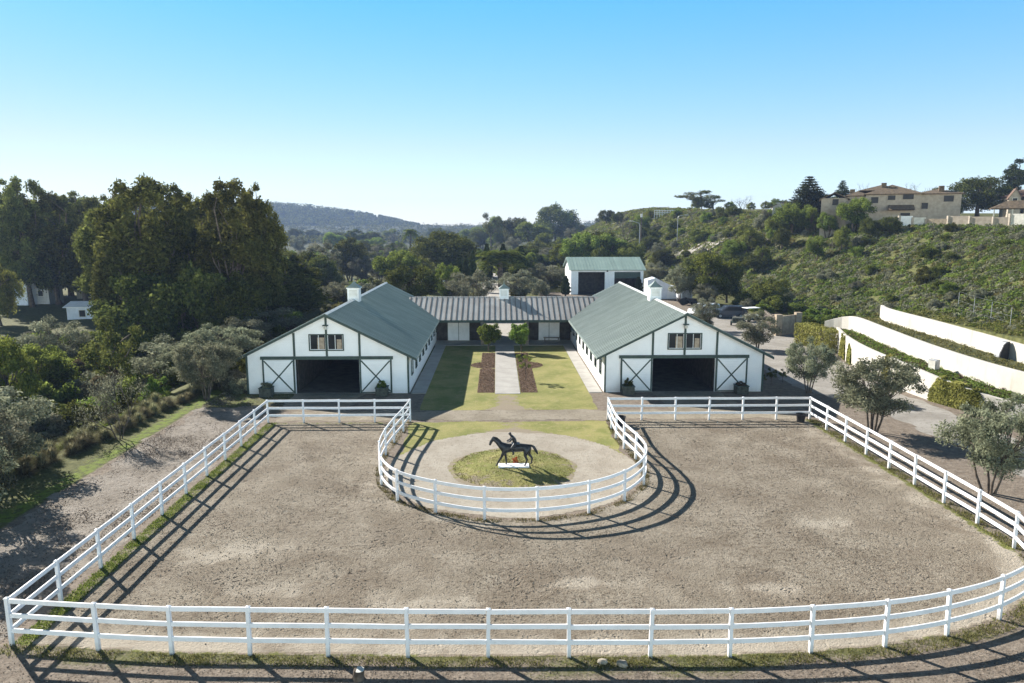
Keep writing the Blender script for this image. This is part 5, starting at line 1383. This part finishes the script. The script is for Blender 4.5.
fill(46, (282,640), (430,900), ['oak0','oak1','pep1','euc1','gry0'], (8,14), (.9,1.5), 'far tree merging into the wooded skyline', 'far trees on the skyline', clear)
fill(16, (285,440), (118,185), ['grey_shrub0','green_shrub1','dark_shrub0','bright_shrub0'], (1.5,3.2), (1.2,1.8), 'shrub on the open ground behind the barn nearest the creek', 'shrubs behind that barn', clear)
fill(16, (430,565), (106,200), ['grey_shrub0','green_shrub1','dark_shrub0','grey_shrub1'], (1.5,3.2), (1.2,1.8), 'shrub in the garden behind the connecting wing', 'shrubs behind the connecting wing', clear)
fill(26, (510,660), (200,330), ['oak0','pep1','gry0','oak1','pep0'], (3,6.5), (1.0,1.5), 'bushy tree on the brushy spur beyond the garage', 'trees on the brushy spur', None)
fill(30, (0,290), (105,185), ['oak0','oak1','euc0','euc2','oak1'], (8,13), (.8,1.2), 'dark tree in the deep shade of the far grove', 'shaded trees of the far grove', lambda x, y: x > -.72*y-8 and not (x < at(112, y) and y < 172))
hillc = lambda x, y: x > interp(y, FOOT)+2 and x < interp(y, CREST)-1 and x < .78*y
fill(44, (690,1040), (80,150), ['dark_shrub0','green_shrub0','grey_shrub1','dark_shrub1'], (.9,1.9), (1.2,1.8), 'dense shrub standing out of the scrub on the hillside', 'shrubs on the hillside', hillc)
fill(40, (640,780), (150,262), ['dark_shrub0','green_shrub0','grey_shrub1','oak1'], (1.8,3.6), (1.2,1.8), 'dense shrub on the slope below the mesa edge', 'shrubs below the mesa', hillc)
fill(14, (745,880), (88,118), ['green_shrub0','green_shrub1','bright_shrub0','grey_shrub1'], (1.6,2.8), (1.3,1.9), 'leafy green shrub at the foot of the hill above the drive', 'shrubs at the foot of the hill', lambda x, y: 37.5 < x < 47)
fill(10, (640,800), (245,270), ['bri0','pep0','oak0'], (2.5,4.5), (1,1.4), 'garden tree on the mesa edge', 'garden trees on the mesa', lambda x, y: x > interp(y, CREST)-2)

# ground cover that nobody could count
def cards(name, x, y, z, hgt, L, W, mat, seed, per=1, upw=.3):
    g = np.random.default_rng(seed); n = len(x)
    P = np.stack([x, y, z],1); N = unit(g.normal(size=(n,3))+np.array([0,-.2,upw])); V, Q = leaf_quads(P, N, L, W, g)
    o = link(name, np_mesh(name, V, Q, LM[mat], dict(tint=hgt), domain='FACE')); return tag(o, kind='stuff')
def bushes(name, cx, cy, r, mat, seed, per, L, W):
    g = np.random.default_rng(seed); n = len(cx); k = np.repeat(np.arange(n), per); m = len(k)
    d = unit(g.normal(size=(m,3))); d[:,2] = np.abs(d[:,2]); q = g.uniform(.5,1,m)
    x = cx[k]+d[:,0]*r[k]*q; y = cy[k]+d[:,1]*r[k]*q; z = H(x, y)+d[:,2]*r[k]*q*.75
    t = np.clip(g.uniform(0,1,n)[k]*.6+.4*g.uniform(0,1,m),0,1)
    N = unit(d+g.normal(size=(m,3))*.5); V, Q = leaf_quads(np.stack([x,y,z],1), N, L, W, g)
    return tag(link(name, np_mesh(name, V, Q, LM[mat], dict(tint=t), domain='FACE')), kind='stuff')
def hill_pts(n, seed, y0, y1, extra=0):
    g = np.random.default_rng(seed); X = []; Y = []
    y = np.exp(g.uniform(math.log(y0), math.log(y1), n*8)); x = g.uniform(30, 110, n*8)
    f = interp(y, FOOT)-2; c = interp(y, CREST)+1
    ok = (x > f) & (x < c) & (x < .80*y+4) & (x > 42)
    dens = .5+.5*bumps(x, y, .25, seed); ok &= g.uniform(0,1,len(x)) < np.clip(.25+dens, .1, 1)
    return x[ok][:n], y[ok][:n], g
for i, (mt, n, rr) in enumerate([('sage',1100,(.45,1.0)),('green',1700,(.35,.85)),('oak',900,(.4,.95)),('weed',1200,(.3,.6)),('olive',300,(.35,.8))]):
    x, y, g = hill_pts(n, 300+i, 66, 150); bushes('hillside_scrub', x, y, g.uniform(*rr, len(x)), mt, 320+i, 42, .34, .2)
for i, (mt, n, rr) in enumerate([('olive',800,(.6,1.4)),('pepper',900,(.6,1.5)),('green',700,(.6,1.4)),('weed',700,(.5,1.2))]):
    x, y, g = hill_pts(n, 340+i, 150, 380); bushes('mesa_scrub', x, y, g.uniform(*rr, len(x)), mt, 360+i, 36, .6, .35)
def field(name, n, seed, xr, yr, cond, rr, mat, per, L, W):
    g = np.random.default_rng(seed); x = g.uniform(*xr, n); y = g.uniform(*yr, n); k = cond(x, y); x, y = x[k], y[k]
    return bushes(name, x, y, g.uniform(*rr, len(x)), mat, seed+1, per, L, W)
field('creek_undergrowth', 2600, 401, (-75,-27), (38,105), lambda x, y: (x > -.8*y) & (x < -26.5), (.3,.8), 'green', 30, .22, .12)
field('creek_undergrowth', 1600, 403, (-75,-27), (38,105), lambda x, y: (x > -.8*y) & (x < -26.5), (.3,.9), 'sage', 30, .22, .1)
field('creek_weeds', 2400, 405, (-33,-25), (35,56), lambda x, y: x < -25.3, (.12,.34), 'bright', 24, .14, .08)
field('valley_brush', 1500, 407, (-60,110), (105,330), lambda x, y: (x < interp(y, FOOT)) & ~((x > 8) & (x < 38) & (y < 148)), (.4,1.1), 'weed', 30, .5, .28)
field('spur_brush', 900, 409, (-10,60), (190,400), lambda x, y: x < 70, (.6,1.6), 'green', 30, .7, .4)
field('upper_scrub', 1500, 411, (41.6,60), (45,84), lambda x, y: x < .80*y+4, (.15,.5), 'weed', 26, .2, .11)
field('upper_scrub', 900, 413, (41.6,60), (45,84), lambda x, y: x < .80*y+4, (.2,.6), 'green', 26, .2, .11)
field('upper_scrub', 500, 415, (43,60), (45,84), lambda x, y: x < .80*y+4, (.3,.7), 'sage', 30, .22, .11)
def bedpts(V, n, seed, mat, name, rr=(.08,.25)):
    g = np.random.default_rng(seed); k = g.integers(0, 60, n)*14+g.integers(2, 12, n); p = V[k]+g.normal(size=(n,3))*np.array([.1,.25,0]); per = 14; kk = np.repeat(np.arange(n), per); m = len(kk)
    d = unit(g.normal(size=(m,3))); d[:,2] = np.abs(d[:,2]); r = g.uniform(*rr, n)[kk]; P = p[kk]+d*r[:,None]
    V2, Q = leaf_quads(P, unit(d+g.normal(size=(m,3))*.5), .14, .08, g); tag(link(name, np_mesh(name, V2, Q, LM[mat], dict(tint=g.uniform(0,1,m)), domain='FACE')), kind='stuff')
bedpts(bed1, 900, 501, 'green', 'terrace_plants'); bedpts(bed1, 300, 503, 'brown', 'terrace_plants'); bedpts(bed2, 500, 505, 'weed', 'terrace_plants')
def blades(name, x, y, mat, seed, hr=(.03,.09), w=.012, z=0):
    g = np.random.default_rng(seed); n = len(x); a = g.uniform(0,6.283,n); h = g.uniform(*hr, n); l = g.uniform(.2,.9,n)*h; d = np.stack([np.cos(a),np.sin(a)],1); s = np.stack([-d[:,1],d[:,0]],1)*w
    zz = np.full(n, z) if np.isscalar(z) else z; o = np.zeros((n,1))
    b = np.stack([x,y],1); A = np.c_[b-s, zz]; B = np.c_[b+s, zz]; C = np.c_[b+d*l[:,None]+s*.4, zz+h]; D = np.c_[b+d*l[:,None]-s*.4, zz+h]
    V = np.stack([A,B,C,D],1).reshape(-1,3)
    return tag(link(name, np_mesh(name, V, np.arange(4*n).reshape(n,4), LM[mat], dict(tint=g.uniform(0,1,n)), domain='FACE')), kind='stuff')
def along(P, n, off0, off1, seed, clump=.6):
    g = np.random.default_rng(seed); d = np.array(P); s = np.r_[0, np.cumsum(np.hypot(*np.diff(d,axis=0).T))]; t = g.uniform(0, s[-1], n)
    x = np.interp(t, s, d[:,0]); y = np.interp(t, s, d[:,1]); tx = np.interp(t+.05, s, d[:,0])-np.interp(t-.05, s, d[:,0]); ty = np.interp(t+.05, s, d[:,1])-np.interp(t-.05, s, d[:,1]); L = np.hypot(tx,ty)+1e-6
    o = g.uniform(off0, off1, n); x2 = x+ty/L*o; y2 = y-tx/L*o
    k = bumps(x2, y2, 3.1, seed) + g.normal(size=n)*.35 > clump-.6; return x2[k], y2[k]
x, y = along([(-22,20.6)]+OUT, 22000, .02, .6, 601, .55); blades('grass', x, y, 'weed', 602, (.03,.09), .011, H(x,y))
x, y = along(list(reversed(LEFT)), 15000, -.6, .05, 603, .55); blades('grass', x, y, 'bright', 604, (.02,.06), .014, .004)
x, y = along(RIGHT, 8000, -.2, .4, 605, .55); blades('grass', x, y, 'weed', 606, (.03,.10), .014, .004)
x, y = along(ROUND, 12000, -.15, .25, 607, .6); blades('grass', x, y, 'weed', 608, (.03,.08), .014, .004)
g = np.random.default_rng(609); n = 12000; rr_ = 3.2*np.sqrt(g.uniform(0,1,n)); a = g.uniform(0,6.283,n); x, y = CC[0]+rr_*np.cos(a), CC[1]+rr_*np.sin(a)
k = bumps(x, y, 2.0, 12)+g.normal(size=n)*.4 > -.25; x, y, rr_ = x[k], y[k], rr_[k]; blades('grass', x, y, 'weed', 610, (.02,.07), .018, .014+.22*S((3.2-rr_)/2.6))
# fallen leaves on the mulch beds and the bank path
def litter(name, x, y, z, seed, L, c1, c2):
    g = np.random.default_rng(seed); n = len(x); V, Q = leaf_quads(np.stack([x,y,np.full(n,z)],1), unit(g.normal(size=(n,3))*.5+np.array([0,0,1.])), L, L*.6, g)
    k = name+str(seed); LM[k] = leaf_mat(name, c1, c2, .3); tag(link(name, np_mesh(name, V, Q, LM[k], dict(tint=g.uniform(0,1,n)), domain='FACE')), kind='stuff')
g = np.random.default_rng(650); x = g.uniform(-3,5,60000); y = g.uniform(54.5,72.5,60000); k = np.minimum(bedL(x,y), bedR(x,y)) < -.03; k &= g.uniform(0,1,60000) < .5
litter('fallen_leaves', x[k], y[k], .035, 651, .10, (.07,.04,.026), (.36,.27,.19))
x = g.uniform(-21.2,-15.4,60000); y = 17+39*g.uniform(0,1,60000); k = (bumps(x,y,.5,55)*.8+bumps(x,y,2.2,56)*.5+g.normal(size=60000)*.3 > .25); litter('fallen_leaves', x[k], y[k], .02, 653, .08, (.13,.10,.072), (.40,.35,.28))
x = g.uniform(-20,22,40000); y = g.uniform(16.5,20.0,40000); k = dist_poly(x,y,OUT) > .35; k &= (bumps(x,y,1.3,57)*.6+g.normal(size=40000)*.4 > .1); k &= ~inside(x,y,ARENA)
litter('fallen_leaves', x[k], y[k], .015, 655, .055, (.12,.095,.068), (.36,.31,.245))
# loose clods of churned footing
g = np.random.default_rng(640); n = 95000; x = g.uniform(-15,20.8,n); y = g.uniform(20,46.4,n)
k = inside(x, y, ARENA) & (bumps(x, y, .55, 41)*.7+bumps(x, y, 2.1, 43)*.5+g.normal(size=n)*.45 > .14) & (dist_poly(x, y, OUT) > .5+g.uniform(0,1.6,n)); x, y = x[k], y[k]; n = len(x)
V, Q = leaf_quads(np.stack([x, y, np.full(n,.018)],1), unit(g.normal(size=(n,3))+np.array([0,0,1.1])), .055, .042, g)
M['clod'] = plain('sand_clod', (.25,.212,.163), .95, .3, .8)
tag(link('sand_clods', np_mesh('sand_clods', V, Q, M['clod'])), kind='stuff')
# trees of the far blue ridge
g = np.random.default_rng(620); n = 3400; x = g.uniform(-1150,-150,n); y = g.uniform(1330,1500,n)
k = np.repeat(np.arange(n), 26); m = len(k); d = unit(g.normal(size=(m,3))); r_ = g.uniform(3,7,n)*np.clip((-x-110)/260,.2,1); P = np.stack([x[k]+d[:,0]*r_[k], y[k]+d[:,1]*r_[k], H(x,y)[k]+r_[k]*.9+d[:,2]*r_[k]*.9],1)
V, Q = leaf_quads(P, unit(d+g.normal(size=(m,3))*.4), 3.2, 2.0, g); tag(link('ridge_woods', np_mesh('ridge_woods', V, Q, LM['oak'], dict(tint=g.uniform(0,1,m)), domain='FACE')), kind='stuff')
g = np.random.default_rng(630); n = 4200; y = np.exp(g.uniform(math.log(650), math.log(1350), n)); x = g.uniform(-.75,.75,n)*y
k = np.repeat(np.arange(n), 26); m = len(k); d = unit(g.normal(size=(m,3))); r_ = g.uniform(2.0,5,n); P = np.stack([x[k]+d[:,0]*r_[k]*1.4, y[k]+d[:,1]*r_[k], H(x,y)[k]+r_[k]*.7+d[:,2]*r_[k]*.8],1)
V, Q = leaf_quads(P, unit(d+g.normal(size=(m,3))*.4), 2.6, 1.6, g); tag(link('distant_woods', np_mesh('distant_woods', V, Q, LM['oak'], dict(tint=g.uniform(0,1,m)), domain='FACE')), kind='stuff')

# ------------------------------------------------------------------ air, sky, sun
def haze():
    t = NT('haze_air'); v = t.n('ShaderNodeVolumePrincipled'); v.inputs['Color'].default_value = (.45,.62,1,1); v.inputs['Density'].default_value = HAZE; v.inputs['Anisotropy'].default_value = 0.0
    t.l(v.outputs[0], t.out.inputs['Volume']); o = MB().box(-2500,2500,-90,2500,-9,95).build('haze', t.m); tag(o, kind='stuff'); o.visible_shadow = True
HAZE = 2.0e-4
haze()
SUNV = Vector((1.32, -1.27, -1.0)); el = math.atan2(1.0, math.hypot(1.32, 1.27)); az = math.atan2(-1.32, 1.27)   # towards the sun, from +Y, clockwise positive
w = bpy.data.worlds.new('World'); scene.world = w; w.use_nodes = True; nt = w.node_tree; nt.nodes.clear()
sk = nt.nodes.new('ShaderNodeTexSky'); sk.sky_type = 'NISHITA'; sk.sun_disc = False; sk.sun_elevation = el; sk.sun_rotation = az; sk.altitude = 50; sk.air_density = 1.0; sk.dust_density = .2; sk.ozone_density = 1.5
bg = nt.nodes.new('ShaderNodeBackground'); bg.inputs['Strength'].default_value = .10; wo = nt.nodes.new('ShaderNodeOutputWorld')
tc = nt.nodes.new('ShaderNodeTexCoord'); sx = nt.nodes.new('ShaderNodeSeparateXYZ'); nt.links.new(tc.outputs['Generated'], sx.inputs[0])
rp = nt.nodes.new('ShaderNodeValToRGB'); nt.links.new(sx.outputs[2], rp.inputs[0])
cr_ = rp.color_ramp; cr_.elements[0].position = 0; cr_.elements[1].position = 1
for p_, c_ in ((0,(.47,.545,.72)),(.1,(.47,.50,.545)),(.277,(.235,.575,.72)),(.42,(.30,.40,.45)),(.62,(.30,.30,.28)),(1,(.28,.26,.23))):
    e_ = cr_.elements[0] if p_ == 0 else cr_.elements[-1] if p_ == 1 else cr_.elements.new(p_); e_.color = (*c_, 1)
bal = nt.nodes.new('ShaderNodeMath'); bal.operation = 'MULTIPLY_ADD'; nt.links.new(sx.outputs[0], bal.inputs[0]); bal.inputs[1].default_value = .5; bal.inputs[2].default_value = 1
mu = nt.nodes.new('ShaderNodeMix'); mu.data_type = 'RGBA'; mu.blend_type = 'MULTIPLY'; mu.inputs[0].default_value = 1; nt.links.new(sk.outputs[0], mu.inputs[6]); nt.links.new(rp.outputs[0], mu.inputs[7])
mb_ = nt.nodes.new('ShaderNodeMix'); mb_.data_type = 'RGBA'; mb_.blend_type = 'MULTIPLY'; mb_.inputs[0].default_value = 1; nt.links.new(mu.outputs[2], mb_.inputs[6]); nt.links.new(bal.outputs[0], mb_.inputs[7])
def wm(op, a, b):
    x = nt.nodes.new('ShaderNodeMath'); x.operation = op
    for i, v in ((0,a),(1,b)):
        if isinstance(v, (int, float)): x.inputs[i].default_value = v
        else: nt.links.new(v, x.inputs[i])
    return x.outputs[0]
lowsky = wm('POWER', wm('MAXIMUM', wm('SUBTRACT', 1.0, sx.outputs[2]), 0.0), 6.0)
bf = wm('MULTIPLY', wm('MAXIMUM', wm('MULTIPLY', sx.outputs[1], -1.0), 0.0), wm('MULTIPLY', lowsky, 11.0))  # extra glow added low behind the camera, brightens the shaded barn fronts
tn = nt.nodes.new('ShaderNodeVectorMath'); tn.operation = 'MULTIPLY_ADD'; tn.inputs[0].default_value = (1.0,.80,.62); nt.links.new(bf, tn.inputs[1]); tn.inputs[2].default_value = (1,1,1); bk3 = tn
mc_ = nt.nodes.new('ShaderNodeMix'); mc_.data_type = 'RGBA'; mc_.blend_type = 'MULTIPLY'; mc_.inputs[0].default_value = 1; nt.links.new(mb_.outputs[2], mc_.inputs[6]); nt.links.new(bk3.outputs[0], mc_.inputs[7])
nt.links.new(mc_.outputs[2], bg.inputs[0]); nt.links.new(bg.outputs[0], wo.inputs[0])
sd = bpy.data.lights.new('sun', 'SUN'); sd.energy = 5.0; sd.angle = R(.53); sd.color = (1,.95,.87); so = bpy.data.objects.new('sun', sd); col.objects.link(so)
so.rotation_euler = SUNV.to_track_quat('-Z', 'Y').to_euler(); so.location = (-60, 50, 60)
scene.view_settings.view_transform = 'Standard'; scene.view_settings.look = 'None'; scene.view_settings.gamma = 1; scene.view_settings.exposure = 1.34; scene.view_settings.use_curve_mapping = False
cy = scene.cycles
cy.max_bounces = 6; cy.diffuse_bounces = 3; cy.glossy_bounces = 2; cy.transmission_bounces = 3; cy.volume_bounces = 0; cy.transparent_max_bounces = 4; cy.caustics_reflective = False; cy.caustics_refractive = False
cy.use_denoising = True
